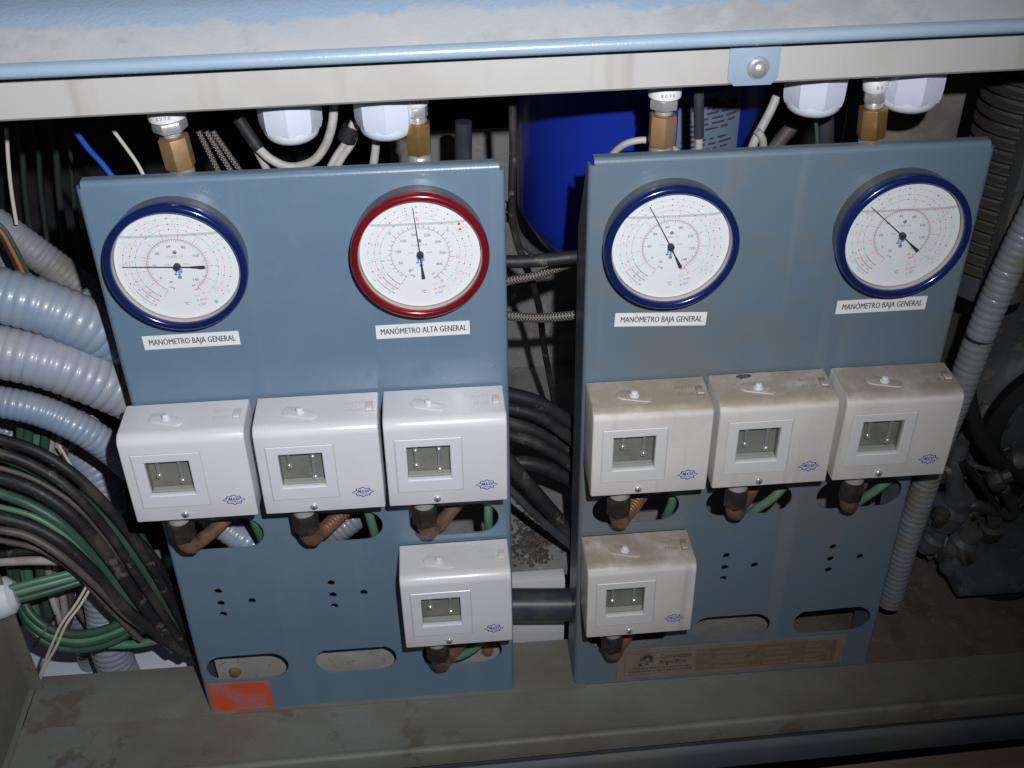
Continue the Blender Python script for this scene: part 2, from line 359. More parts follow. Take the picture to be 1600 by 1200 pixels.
o = extrude_profile(prof, -0.30, 1.30, -0.003, 0.0215).build('front_ledge', 'ledge_grey', smooth=50); setting(o)
m = MB(); m.box((-0.195, -0.0045, -0.002), (0.405, 0.066, 0.0015)); o = m.build('rear_ledge_plate', 'ledge_grey', bevel=0.0006); setting(o)
m = MB(); m.box((0.405, 0.0, -0.003), (1.30, 0.36, 0.001)); o = m.build('oily_base_plate', 'rust_floor', smooth=0); setting(o)
# lower blue rail in front of and under the ledge, a timber strip beyond it
prof = [(0.03, -0.033), (-0.066, -0.033), (-0.070, -0.030), (-0.074, -0.028), (-0.079, -0.031), (-0.081, -0.036), (-0.081, -0.060), (0.03, -0.060)]
o = extrude_profile(prof, -0.30, 1.30, -0.010, 0.020).build('lower_rail', 'lower_rail_blue', smooth=50)
tag(o, 'dark blue folded steel rail running below the front ledge lip', 'rail')
pa = uz(1230, 1204, -0.05); pb = uz(1600, 1164, -0.05); dv = (pb - pa).normalized(); pb = pa + dv * 0.75; pa = pa - dv * 0.25
m = MB().prism_z([(pa.x, pa.y), (pb.x, pb.y), (pb.x - .004, pb.y - .06), (pa.x - .004, pa.y - .06)], -0.085, 0.035); o = m.build('timber_strip', 'plank', bevel=0.003)
tag(o, 'brown timber strip lying below the dark blue lower rail', 'timber')
# upright end plate at the far left of the ledge
m = MB(); m.box((-0.205, -0.22, -0.06), (-0.2025, 0.050, 0.42)); m.box((-0.2025, 0.0475, -0.002), (-0.187, 0.050, 0.42)); m.box((-0.2025, -0.22, 0.0), (-0.196, 0.0475, 0.0022))
o = m.build('end_plate', 'ledge_grey', bevel=0.0008); tag(o, 'grey sheet metal end plate with folded flange closing the ledge', 'metal plate')

# ------------------------------------------------------------------ top: cream beam and blue cover
zb0, zb1 = 0.6715, 0.6990
m = MB(); vs = []
prof = [(-0.010, zb1), (-0.012, zb1 - 0.002), (-0.012, zb0 + 0.002), (-0.010, zb0), (0.10, zb0), (0.10, zb1)]
def zslope(mb, s, xc=0.33):
    for q in mb.v: q.z += (q.x - xc) * s
    return mb
o = zslope(extrude_profile(prof, -0.6, 1.3), 0.0085).build('cross_beam', 'beam_cream', smooth=30)
tag(o, 'cream painted steel beam with brown drip stains above both panels', 'beam')
cz = 0.7065
prof = [(-0.016, cz + 0.0015), (-0.026, cz + 0.0002), (-0.0300, cz + 0.0008), (-0.0318, cz + 0.0036), (-0.0314, cz + 0.0074), (-0.0292, cz + 0.0096), (-0.0255, cz + 0.0106)]
pe = uy(500, 26, 0.0); ze = pe.z - 0.006 * (pe.x - 0.33)
k_ = (ze - cz - 0.0119) / 0.0235
rest = [(-0.0255, cz + 0.0106), (-0.0235, cz + 0.0119), (0.0, ze), (0.006, ze + 0.006 * k_), (0.0105, ze + 0.0105 * k_ * .97), (0.017, ze + 0.0165 * k_ * .9), (0.028, ze + 0.024 * k_ * .85), (0.06, ze + 0.04 * k_ * .8), (0.16, ze + 0.10), (0.3, ze + 0.16)]
root = empty('upper_cover', (0.33, 0, cz), 'light blue painted steel cover with dusty ledge and rolled lip above the beam', 'cover')
def strip(pr, thick=0.0018):
    back = []
    for i, (y, z) in enumerate(pr):
        a = pr[max(i - 1, 0)]; b = pr[min(i + 1, len(pr) - 1)]; dy, dz = b[0] - a[0], b[1] - a[1]; l = math.hypot(dy, dz); back.append((y + dz / l * thick, z - dy / l * thick))
    return list(pr) + back[::-1]
for nm, pr, mt in (('rolled_lip', prof, 'cover_blue'), ('sloping_face', rest, 'cover_face')):
    mb = zslope(extrude_profile(strip(pr), -0.6, 1.3), 0.006)
    for q in mb.v: q -= Vector((0.33, 0, cz))
    mb.build(nm, mt, root, 60)
# blue tab with bolt
root = empty('fixing_tab', (0.5123, -0.0125, 0.673), 'light blue fixing tab with domed bolt on the cream beam', 'tab')
w = 0.0190
poly = [(-w, 0.005), (-w + 0.005, 0.0), (w - 0.005, 0.0), (w, 0.005), (w, 0.032), (-w, 0.032)]
MB().prism(poly, 0.0022, -0.0012).build('plate', 'cover_blue', root, bevel=0.0004)
MB().lathe([(1e-5, 0.0), (0.0085, 0.0), (0.0085, 0.0012), (1e-5, 0.0014)], (0.003, -0.0012, 0.0135), (0, -1, 0), 32).build('washer', 'steel', root)
MB().lathe([(0.0062, 0.0), (0.0062, 0.0025), (0.0050, 0.0046), (0.0028, 0.0058), (1e-5, 0.0061)], (0.003, -0.0025, 0.0135), (0, -1, 0), 32).build('bolt_head', 'chrome', root, 60)

# ================================================================== the two mounting panels
PW, PH, TH, BR, FL, FT = 0.328, 0.614, 0.0020, 0.0045, 0.045, 0.006
def panel_sheet(name, material, parent, slots, holes):
    # flat pattern (front face) with tabs, cut out, then bent back round top and sides
    W_, H_ = PW, PH; b = BR; arc = b * math.pi / 2
    outer = [(b, 0), (W_ - b, 0), (W_ - b, 0.001), (W_ - b + arc + FL, 0.001), (W_ - b + arc + FL, H_ - b - 0.075), (W_ - b + arc + 0.004, H_ - b - 0.001), (W_ - b, H_ - b - 0.001), (W_ - b, H_ - b + arc + FT), (b, H_ - b + arc + FT), (b, H_ - b - 0.001), (b - arc - 0.004, H_ - b - 0.001), (b - arc - FL, H_ - b - 0.075), (b - arc - FL, 0.001), (b, 0.001)]
    cu = bpy.data.curves.new('c', 'CURVE'); cu.dimensions = '2D'; cu.fill_mode = 'BOTH'
    for poly in [outer] + slots + holes:
        sp = cu.splines.new('POLY'); sp.points.add(len(poly) - 1); sp.use_cyclic_u = True
        for q, (x, z) in zip(sp.points, poly): q.co = (x, z, 0, 1)
    ob = bpy.data.objects.new('c', cu); COL.objects.link(ob); me = bpy.data.meshes.new_from_object(ob); bpy.data.objects.remove(ob)
    bm = bmesh.new(); bm.from_mesh(me); bmesh.ops.remove_doubles(bm, verts=bm.verts, dist=1e-6)
    NS = 10
    def cut(co, no): bmesh.ops.bisect_plane(bm, geom=bm.verts[:] + bm.edges[:] + bm.faces[:], plane_co=co, plane_no=no, dist=1e-7)
    for i in range(NS + 1):
        t = arc * i / NS
        cut((0, H_ - b + t, 0), (0, 1, 0)); cut((W_ - b + t, 0, 0), (1, 0, 0)); cut((b - t, 0, 0), (1, 0, 0))
    for v in bm.verts:
        x, z = v.co.x, v.co.y; y = 0.0
        def bend(s):
            if s <= arc: a = s / b; return b * math.sin(a), b * (1 - math.cos(a))
            return b, b + s - arc
        if z > H_ - b: d, y = bend(z - (H_ - b)); z = H_ - b + d
        elif x > W_ - b: d, y = bend(x - (W_ - b)); x = W_ - b + d
        elif x < b: d, y = bend(b - x); x = b - d
        v.co = (x, y, z)
    bmesh.ops.recalc_face_normals(bm, faces=bm.faces)
    f = max(bm.faces, key=lambda q: q.calc_area())
    if f.normal.y > 0: bmesh.ops.reverse_faces(bm, faces=bm.faces)
    bm.to_mesh(me); bm.free(); me.name = name
    o = link(name, me, material, parent, 0)
    so = o.modifiers.new('thickness', 'SOLIDIFY'); so.thickness = TH; so.offset = -1
    return o
def make_panel(x, material, label, zo, lower_z, nut_slots):
    root = empty('mounting_panel', (x, 0, 0), label, 'panel', 'gauge panels')
    sl = [slot(cx, 0.2515, 0.0850, 0.037) for cx in nut_slots] + [slot(cx, lower_z, 0.0845, 0.037) for cx in nut_slots]
    ho = []
    for hx, hz in zo: ho += [circ(hx, hz + d, 0.0038) for d in (0.0165, 0, -0.0155)] + [circ(hx + 0.0307, hz + 0.0005, 0.0038)]
    panel_sheet('sheet', material, root, sl, ho)
    return root
PX = 0.3935
pl = make_panel(0.0, 'panel_paint', 'clean blue grey sheet panel carrying the red rimmed gauge', [(0.0378, 0.1615), (0.1484, 0.1625)], 0.0665, (0.0500, 0.1625, 0.2735))
pr_ = make_panel(PX, 'panel_paint_dusty', 'dusty blue grey sheet panel with a tan nameplate along its foot', [(0.5452 - PX, 0.1635), (0.6548 - PX, 0.1655)], 0.0740, (0.4490 - PX, 0.5605 - PX, 0.6700 - PX))
# brackets behind the panels, seen through the slots
def bracket(parent, xa, xb, zt, bolts, mt, y=0.030):
    MB().box((xa, y, 0.002), (xb, y + 0.003, zt)).build('bracket', mt, parent, bevel=0.0006)
    for bx, bz in bolts:
        mb = MB(); mb.lathe([(1e-5, 0), (0.0068, 0), (0.0068, 0.0008), (1e-5, 0.0009)], (bx, y, bz), (0, -1, 0), 24)
        mb.add(*hexprism(bx, bz, 0.0056, y - 0.0009, 0.0036)); mb.build('bolt', 'brass_dull', parent, bevel=0.0004)
def hexprism(x, z, r, y, h):
    q = hexa(r, 10); vs = [(x + a, y, z + b) for a, b in q] + [(x + a, y - h, z + b) for a, b in q]
    return vs, [tuple(range(6)), tuple(range(11, 5, -1))] + [(i, (i + 1) % 6, (i + 1) % 6 + 6, i + 6) for i in range(6)]
b1 = uy(367, 1051, 0.028); b2 = uy(762, 1018, 0.028)
bracket(pl, 0.0085, 0.318, 0.118, [(b1.x, b1.z), (b2.x, b2.z)], 'bracket_tan')
bracket(pr_, 0.012, 0.225, 0.118, [], 'deck_grey')

# ================================================================== pressure gauges
GR = 0.055
def arcpts(r, a0, a1, n): return [(r * math.cos(R(a0 + (a1 - a0) * i / n)), r * math.sin(R(a0 + (a1 - a0) * i / n))) for i in range(n + 1)]
def seg(mb, p, q, w, y):
    dx, dz = q[0] - p[0], q[1] - p[1]; l = math.hypot(dx, dz) or 1; nx, nz = -dz / l * w / 2, dx / l * w / 2
    mb.add([(p[0] + nx, y, p[1] + nz), (q[0] + nx, y, q[1] + nz), (q[0] - nx, y, q[1] - nz), (p[0] - nx, y, p[1] - nz)], [(0, 1, 2, 3)])
def line(mb, pts, w, y):
    for a, b in zip(pts, pts[1:]): seg(mb, a, b, w, y)
def pol(r, a): return (r * math.cos(R(a)), r * math.sin(R(a)))
A0, A1 = 242.0, -57.0
def make_gauge(x, z, ring, needle, tail, high, label, level=0.0286):
    g = empty('pressure_gauge', (x, 0, z), label, 'gauge', 'round dial gauges')
    # case: short steel drum behind the coloured ring
    MB().lathe([(0.0525, -0.02), (0.0530, -0.001), (0.0534, 0.001), (0.0536, 0.0128), (0.0510, 0.0130)], (0, 0, 0), (0, -1, 0), 96).build('case', 'gauge_case', g, 40)
    rp = [(0.0540, 0.0125), (0.0549, 0.0130), (0.0551, 0.0150), (0.0551, 0.0195), (0.0546, 0.0213), (0.0534, 0.0224), (0.0512, 0.0227), (0.0500, 0.0222), (0.0491, 0.0214), (0.0487, 0.0200), (0.0487, 0.0185), (0.051, 0.018)]
    MB().lathe(rp, (0, 0, 0), (0, -1, 0), 128).build('rim', ring, g, 60)
    MB().lathe([(0.0500, 0.0195), (0.0488, 0.0190), (0.0486, 0.0150), (0.0485, 0.0120), (0.0400, 0.0115)], (0, 0, 0), (0, -1, 0), 96).build('inner_bezel', 'bezel_cream_shaded', g, 60)
    yd = -0.0140
    dial = MB().lathe([(1e-5, 0.0140), (0.0477, 0.0140), (0.0477, 0.0126)], (0, 0, 0), (0, -1, 0), 96).build('dial', 'dial_white', g, 40)
    y = yd - 0.00012
    k = MB(); rd = MB(); pk = MB(); gn = MB(); bl = MB(); gy = MB()
    ri = 0.0232
    line(k, arcpts(ri, A0 - 2, A1, 90), 0.00022, y)
    if high:
        ang = lambda bar: A0 - 4 - bar * (A0 - 4 - A1) / 30
        for i in range(0, 31): a = ang(i); big = i % 5 == 0; seg(k, pol(ri, a), pol(ri + (0.0042 if big else 0.0026), a), 0.00032, y)
        for i in range(0, 44): a = ang(i * 0.6895); big = i % 5 == 0; seg(gy, pol(ri, a), pol(ri - (0.0026 if big else 0.0014), a), 0.00028, y)
        for v in range(0, 31, 5): text(rd if v in (0, 15, 20, 25, 30) else k, str(v), 0.0033, pol(ri + 0.0066, ang(v)), R(ang(v) - 90), y=y, sx=.85)
        for v in range(0, 401, 50): text(k, str(v), 0.0034, pol(ri - 0.0056, ang(v * 0.06895)), y=y)
        text(k, '30', 0.0030, (-0.0078, -0.0140), y=y)
        tl = [('-30', 205), ('-20', 185), ('-10', 163), ('+30', 103), ('+40', 72), ('+50', 27), ('+60', -32)]
    else:
        ang = lambda bar: A0 - (bar + 1) * (A0 - A1) / 11
        for i in range(-10, 101, 2): a = ang(i / 10); big = i % 10 == 0; seg(rd if big else pk, pol(ri, a), pol(ri + (0.0046 if big else 0.0022), a), 0.00032, y)
        for i in range(0, 146, 2): a = ang(i * 0.06895); big = i % 10 == 0; seg(k, pol(ri, a), pol(ri - (0.0026 if big else 0.0015), a), 0.00028, y)
        for v in range(-1, 11): text(rd if v in (0, 10, -1) else pk, str(v), 0.0027, pol(ri + 0.0066, ang(v)), R(ang(v) - 90), y=y, sx=.85)
        for v in range(0, 141, 20): text(k, str(v), 0.0034, pol(ri - 0.0056, ang(v * 0.06895)), y=y)
        text(k, '30', 0.0030, (-0.0075, -0.0140), y=y)
        tl = [('-50', 222), ('-40', 200), ('-30', 172), ('-20', 146), ('-10', 118), ('0', 83), ('+10', 27), ('+20', -38)]
    # three dotted temperature scales
    for rr, mb, ph in ((0.0318, gn, 0), (0.0362, pk, 2), (0.0412, gn, 4)):
        a = 236.0 - ph
        while a > -50 + ph:
            seg(mb, pol(rr, a), pol(rr, a - (1.3 if rr > 0.033 else 2.0)), 0.00050, y); a -= 2.6 + 1.4 * (236 - a) / 286
        for i in range(24):
            b = 236 - i * 12; p_ = pol(rr, b); seg(k if i % 3 == 0 else mb, p_, pol(rr, b - 1.1), 0.00095, y)
        for s_, b in tl:
            text(mb, s_, 0.0028, pol(rr + 0.0024, b + ph), R(b + ph - 90), y=y, sx=.9)
    # crowded tail of the scales at lower left
    for rr, mb in ((0.0318, gn), (0.0362, rd), (0.0412, gn)):
        for b in (232, 222, 211): text(mb, '-%d' % (60 - (232 - b) // 5 * 5), 0.0026, pol(rr + 0.0021, b), R(b - 90), y=y, sx=.8)
        line(mb, arcpts(rr, 238, 212, 20), 0.00040, y)
    text(gy, 'CLASS 1.0', 0.0030, (-0.0006, 0.0082), y=y)
    text(gy, 'SWISS', 0.0019, (-0.0072, 0.0013), y=y); text(gy, 'MADE', 0.0019, (0.0072, 0.0013), y=y)
    text(k, 'inHg', 0.0024, (-0.0072, -0.0190), R(-22), y=y)
    text(k, 'psi', 0.0026, (0.0095, -0.0178), R(18), y=y); text(rd, 'bar', 0.0030, (0.0115, -0.0212), R(25), y=y, bold=0.01)
    text(k, '°C', 0.0040, (0.0012, -0.0345), y=y)
    text(gn, 'R22', 0.0029, (0.0110, -0.0275), R(12), y=y); text(pk, 'R 404A', 0.0031, (0.0142, -0.0312), R(14), y=y); text(bl, 'R 507', 0.0029, (0.0135, -0.0358), R(14), y=y)
    # little blue arrow emblem under the hub
    e = 0.0014
    for (a, b, w_, h_) in ((-2.0, -3.0, 2.6, 1.1), (0.8, -3.0, 1.2, 1.1), (-2.0, -4.4, 1.2, 1.1), (-.3, -4.4, 2.4, 1.1), (-2.6, -5.8, 1.6, 1.1), (-.6, -5.8, 1.6, 1.1)):
        bl.add([(a * e, y, b * e), ((a + w_) * e, y, b * e), ((a + w_) * e + .0004, y, (b + h_) * e), (a * e + .0004, y, (b + h_) * e)], [(0, 1, 2, 3)])
    k.build('black_scale', 'ink_black', dial, 0); rd.build('red_scale', 'ink_red', dial, 0); pk.build('pale_red_scale', 'ink_pink', dial, 0)
    gn.build('green_scale', 'ink_green', dial, 0); bl.build('blue_emblem', 'ink_blue', dial, 0); gy.build('grey_lettering', 'ink_grey', dial, 0)
    for px_, pz_ in ((0.0002, 0.0122), (0.0004, -0.0098)):
        MB().lathe([(0.0016, 0), (0.0015, 0.0006), (1e-5, 0.0009)], (px_, yd, pz_), (0, -1, 0), 16).build('rivet', 'steel', dial, 60)
    # needle with counterweight, hub
    nb = MB(); yn = -0.0162
    def bar(a, r0, r1, w0, w1, t):
        c, s_ = math.cos(R(a)), math.sin(R(a)); P = [(r0, -w0 / 2), (r1, -w1 / 2), (r1, w1 / 2), (r0, w0 / 2)]
        nb.prism([(u * c - v * s_, u * s_ + v * c) for u, v in P], t, yn - t / 2)
    bar(needle, 0, 0.0415, 0.00085, 0.00040, 0.0004); bar(tail, 0, 0.0105, 0.0008, 0.0010, 0.0004); bar(tail, 0.0105, 0.0205, 0.0013, 0.0028, 0.0005); bar(tail, 0.0204, 0.0216, 0.0028, 0.0022, 0.0005)
    nb.build('needle', 'ink_black', g, 0)
    MB().lathe([(0.0028, 0.0142), (0.0028, 0.0172), (0.0022, 0.0180), (1e-5, 0.0182)], (0, 0, 0), (0, -1, 0), 32).build('hub', 'ink_black', g, 40)
    # liquid line, then the glass
    hw = math.sqrt(0.0472 ** 2 - level ** 2); lb = MB(); n = 24
    vs = []; fs = []
    for i in range(n + 1):
        t = i / n * 2 - 1; xx = t * hw; zz = level + 0.0010 * t ** 6
        vs += [(xx, -0.0190, zz + 0.0003), (xx, -0.0190, zz - 0.0003), (xx, -0.0144, zz - 0.0012), (xx, -0.0144, zz - 0.0008)]
    for i in range(n):
        for a in range(4): fs.append((i * 4 + a, i * 4 + (a + 1) % 4, i * 4 + 4 + (a + 1) % 4, i * 4 + 4 + a))
    lb.add(vs, fs).build('liquid_line', 'meniscus', g, 60)
    MB().lathe([(1e-5, 0.0198), (0.0491, 0.0198)], (0, 0, 0), (0, -1, 0), 64).build('cover_glass', 'clear_glass', g, 0)
    return g
def meniscus():
    m_ = bpy.data.materials.new('meniscus'); m_.use_nodes = True; N = m_.node_tree.nodes; L = m_.node_tree.links
    t = N.new('ShaderNodeBsdfTransparent'); mx = N.new('ShaderNodeMixShader'); mx.inputs[0].default_value = 0.13
    N['Principled BSDF'].inputs['Base Color'].default_value = (0.35, 0.36, 0.38, 1); N['Principled BSDF'].inputs['Roughness'].default_value = 0.2
    L.new(t.outputs[0], mx.inputs[1]); L.new(N['Principled BSDF'].outputs[0], mx.inputs[2]); L.new(mx.outputs[0], N['Material Output'].inputs[0]); MATS['meniscus'] = m_
meniscus()
G1 = make_gauge(0.0678, 0.5467, 'ring_blue', 176.7, -3.3, False, 'blue rimmed gauge with its needle pointing level to the side')
G2 = make_gauge(0.2581, 0.5464, 'ring_red', 94.5, -86.0, True, 'red rimmed gauge with its needle pointing up')
G3 = make_gauge(0.4600, 0.5423, 'ring_blue', 117.75, -64.3, False, 'blue rimmed gauge with its needle leaning slightly off upright')
G4 = make_gauge(0.6517, 0.5418, 'ring_blue', 138.3, -43.3, False, 'blue rimmed gauge with its needle pointing diagonally upward', 0.0246)
# worn marks on two dials
MB().prism(circ(0.0250, -0.0335, 0.0017, 9), 0.0002, -0.0145).build('teal_mark', 'ink_green', G1, 0)
m = MB()
for (a, b) in ((0.0318, 0.0250), (0.0325, 0.0205)): m.prism([(a - .0014, b), (a, b - .0014), (a + .0014, b), (a, b + .0014)], 0.0002, -0.0145)
m.build('red_mark', 'ink_red', G2, 0)

# stick-on name strips
def strip_label(corners, words, label):
    c = [uy(*q) for q in corners]; cx = sum(p.x for p in c) / 4; cz_ = sum(p.z for p in c) / 4
    root = empty('name_strip', (cx, 0, cz_), label, 'label', 'white name strips')
    a = math.atan2(c[1].z - c[0].z, c[1].x - c[0].x); wd = ((c[1] - c[0]).length + (c[2] - c[3]).length) / 2; ht = 0.0132
    b = MB().box((-wd / 2, -0.0006, -ht / 2), (wd / 2, -0.0001, ht / 2)).build('strip', 'label_white', root, 0)
    t = MB(); text(t, words, 0.0081, (0.0004, 0), y=-0.0008, sx=0.66); text(t, words, 0.0081, (0.00065, 0), y=-0.00083, sx=0.66); t.build('lettering', 'ink_grey2', root, 0)
    root.rotation_euler = (0, -a, 0)
mat('ink_grey2', (0.06, 0.06, 0.07), 0.5)
strip_label([(222, 525), (373, 516), (376, 540), (226, 545)], 'MANÓMETRO BAJA GENERAL', 'white name strip under the gauge whose needle lies level')
strip_label([(587, 509), (733, 501), (735, 521), (588, 529)], 'MANÓMETRO ALTA GENERAL', 'white name strip reading ALTA under the red rimmed gauge')
strip_label([(961, 489), (1105, 487), (1102, 508), (960, 510)], 'MANÓMETRO BAJA GENERAL', 'white name strip under the gauge whose needle leans off upright')
strip_label([(1308, 471), (1449, 463), (1445, 481), (1305, 490)], 'MANÓMETRO BAJA GENERAL', 'white name strip under the gauge whose needle points diagonally')

# ================================================================== pressure switches
SW, SD, SH = 0.105, 0.050, 0.0922
def make_switch(body, label, dirty):
    s = empty('pressure_switch', (0, 0, 0), label, 'switch box', 'white pressure switch boxes')
    bm = bmesh.new(); bmesh.ops.create_cube(bm, size=1)
    for v in bm.verts: v.co = ((v.co.x + .5) * SW, -(v.co.y + .5) * (SD - 0.003) - 0.003, (v.co.z + .5) * SH)
    bmesh.ops.reverse_faces(bm, faces=bm.faces); bm.normal_update()
    def edge(f): return [e for e in bm.edges if f((e.verts[0].co + e.verts[1].co) / 2)]
    bmesh.ops.bevel(bm, geom=edge(lambda c: c.y < -SD + 1e-4 and c.z > SH - 1e-4), offset=0.0095, segments=10, profile=0.5, affect='EDGES')
    ed = [e for e in bm.edges if len(e.link_faces) == 2 and e.calc_face_angle(0) > R(40) and (e.verts[0].co + e.verts[1].co).y / 2 < -0.004]
    bm.normal_update()
    bmesh.ops.bevel(bm, geom=ed, offset=0.0018, segments=3, profile=0.5, affect='EDGES', clamp_overlap=True)
    wx0, wx1, wz0, wz1 = 0.0183, 0.0560, 0.0290, 0.0656
    for co, no in (((wx0, 0, 0), (1, 0, 0)), ((wx1, 0, 0), (1, 0, 0)), ((0, 0, wz0), (0, 0, 1)), ((0, 0, wz1), (0, 0, 1))):
        bmesh.ops.bisect_plane(bm, geom=bm.verts[:] + bm.edges[:] + bm.faces[:], plane_co=co, plane_no=no, dist=1e-6)
    dl = [f for f in bm.faces if abs(f.normal.y) > 0.9 and f.calc_center_median().y < -SD + 1e-4 and wx0 < f.calc_center_median().x < wx1 and wz0 < f.calc_center_median().z < wz1]
    bmesh.ops.delete(bm, geom=dl, context='FACES'); bmesh.ops.recalc_face_normals(bm, faces=bm.faces)
    me = bpy.data.meshes.new('cover'); bm.to_mesh(me); bm.free(); cover = link('cover', me, body, s, 30)
    # window: framed pane, recess with two spindles
    fr = MB(); ox0, ox1, oz0, oz1 = 0.0088, 0.0658, 0.0162, 0.0738
    yf, yb = -SD - 0.0007, -SD + 0.004
    def ring(x0, x1, z0, z1, y): return [(x0, y, z0), (x1, y, z0), (x1, y, z1), (x0, y, z1)]
    e = 0.0006
    vs = ring(ox0, ox1, oz0, oz1, -SD - 0.00005) + ring(ox0 + e, ox1 - e, oz0 + e, oz1 - e, yf) + ring(wx0 - e, wx1 + e, wz0 - e, wz1 + e, yf) + ring(wx0 + .0002, wx1 - .0002, wz0 + .0002, wz1 - .0002, -SD - .0002) + ring(wx0 + .0004, wx1 - .0004, wz0 + .0004, wz1 - .0004, yb)
    fs = []
    for k in range(4):
        for i in range(4): j = (i + 1) % 4; fs.append((k * 4 + i, k * 4 + j, k * 4 + 4 + j, k * 4 + 4 + i))
    fr.add(vs, fs).build('window_frame', 'frame_white' if not dirty else 'frame_dusty', s, 30)
    g = MB()   # dark groove round the frame
    for x0, x1, z0, z1 in ((ox0 - .0007, ox1 + .0007, oz1, oz1 + .0007), (ox0 - .0007, ox1 + .0007, oz0 - .0007, oz0), (ox0 - .0007, ox0, oz0, oz1), (ox1, ox1 + .0007, oz0, oz1)):
        g.add([(x0, -SD - .00015, z0), (x1, -SD - .00015, z0), (x1, -SD - .00015, z1), (x0, -SD - .00015, z1)], [(0, 1, 2, 3)])
    g.build('frame_joint', 'emboss', s, 0)
    MB().add(ring(wx0, wx1, wz0, wz1, -SD + 0.0016), [(0, 1, 2, 3)]).build('pane', 'window_glass', s, 0)
    d = -SD + 0.0105
    it = MB(); a = ring(wx0 + .0003, wx1 - .0003, wz0 + .0003, wz1 - .0003, -SD + .002); b = ring(wx0 + .0003, wx1 - .0003, wz0 + .0003, wz1 - .0003, d)
    it.add(a + b, [(4, 5, 6, 7), (0, 1, 5, 4), (1, 2, 6, 5), (2, 3, 7, 6), (3, 0, 4, 7)])
    inner = it.build('window_recess', 'window_back', s, 0)
    MB().box((wx0 + .0006, d - .0060, wz0 + .0004), (wx1 - .0006, d - .001, wz0 + .0024)).build('sill', 'window_back_white', inner, 0)
    for xx, zt in ((0.0268, 0.044), (0.0462, 0.038)):
        sp = MB(); sp.cyl((xx, d - .0035, zt), (xx, d - .0035, wz1 - .0006), 0.0016, 14); sp.cyl((xx, d - .0035, zt - .0022), (xx, d - .0035, zt + .0022), 0.0026, 14, .0006); sp.cyl((xx, d - .0035, wz1 - .006), (xx, d - .0035, wz1 - .0035), 0.0026, 14, .0006)
        sp.build('spindle', 'chrome', inner, 40)
    # emblem
    lg = MB(); cx, cz_ = 0.0867, 0.0196; n = 8; P = []; Q = []
    for i in range(2 * n):
        a_ = math.pi * i / n; spk = i % 2 == 0; hx = 0.0100 if (spk and i % n == 0) else (0.0082 if spk else 0.0070); hz = 0.0060 if spk else 0.0046
        P.append((cx + hx * math.cos(a_), cz_ + hz * math.sin(a_))); Q.append((cx + (hx - .0011) * math.cos(a_), cz_ + (hz - .0009) * math.sin(a_)))
    y = -SD - 0.00015; N_ = 2 * n
    lg.add([(a_, y, b_) for a_, b_ in P + Q], [(i, (i + 1) % N_, (i + 1) % N_ + N_, i + N_) for i in range(N_)])
    text(lg, 'ALCO', 0.0041, (cx, cz_ + 0.0007), y=y, sx=0.9); text(lg, 'ALCO', 0.0041, (cx + .0003, cz_ + 0.0008), y=y - .00003, sx=0.9); text(lg, 'ALCO', 0.0041, (cx - .0003, cz_ + 0.0006), y=y - .00006, sx=0.9); text(lg, 'CONTROLS', 0.0017, (cx, cz_ - 0.0023), y=y, bold=0.02)
    lg.build('emblem', 'logo_blue', s, 0)
    # cover screw
    sc_ = MB().lathe([(0.0034, 0), (0.0034, 0.0007), (0.0027, 0.0015), (1e-5, 0.0018)], (0.0427, -SD, 0.0064), (0, -1, 0), 24).build('screw', 'chrome', s, 50)
    x_ = MB(); x_.box((0.0427 - .0018, -SD - .0021, 0.0064 - .0003), (0.0427 + .0018, -SD - .0016, 0.0064 + .0003)); x_.box((0.0427 - .0003, -SD - .0021, 0.0064 + .0003), (0.0427 + .0003, -SD - .0016, 0.0064 + .0018)); x_.box((0.0427 - .0003, -SD - .0021, 0.0064 - .0018), (0.0427 + .0003, -SD - .0016, 0.0064 - .0003)); x_.build('slot', 'nut_dark', sc_, 0)
    # locking plate on top, with its screw, toggle and raised words
    p1, r1, p2, r2 = Vector((0.0300, -0.0250)), 0.0068, Vector((0.0480, -0.0325)), 0.0050
    dv = (p2 - p1); a0 = math.atan2(dv.y, dv.x); off = math.acos((r1 - r2) / dv.length); poly = []
    for i in range(13): t = a0 + off + (2 * math.pi - 2 * off) * i / 12; poly.append((p1.x + r1 * math.cos(t), p1.y + r1 * math.sin(t)))
    for i in range(13): t = a0 - off + 2 * off * i / 12; poly.append((p2.x + r2 * math.cos(t), p2.y + r2 * math.sin(t)))
    lp = MB().prism_z(poly, SH + 0.0001, 0.0014).build('lock_plate', body, s, 40, bevel=0.0004)
    MB().lathe([(0.0042, SH + .0016), (0.0042, SH + .0022), (0.0030, SH + .0024), (0.0030, SH + .0056), (0.0024, SH + .0062), (1e-5, SH + .0062)], (0.0385, -0.0285, 0), (0, 0, 1), 20).build('lock_screw', 'frame_white', lp, 50)
    tg = MB().box((0.0940, -0.0315, SH + .0001), (0.1005, -0.0165, SH + .0004)).build('toggle', 'emboss_dirty' if dirty else 'emboss', s, 0)
    MB().box((0.0945, -0.0300, SH + .0005), (0.1000, -0.0235, SH + .0022)).build('lever', body, tg, 30, bevel=.0004)
    w = MB(); text(w, 'AUTO', 0.0062, (0.0842, -0.0180), plane='xy', y=SH + .00015, sx=.95); text(w, 'STOP', 0.0062, (0.0842, -0.0285), plane='xy', y=SH + .00015, sx=.95); w.build('raised_words', 'emboss_dirty' if dirty else 'emboss', s, 0)
    # back plate coloured as the dark shadow gap, connector nut and bent copper tube underneath
    MB().box((0.002, -0.0030, 0.0015), (SW - 0.002, -0.0002, SH - 0.0015)).build('back_plate', 'nut_dark', s, 0)
    MB().cyl((0.030, -0.030, 0.001), (0.030, -0.030, -0.0165), 0.0098, 28, .001).build('collar', 'collar_pale', s, 40)
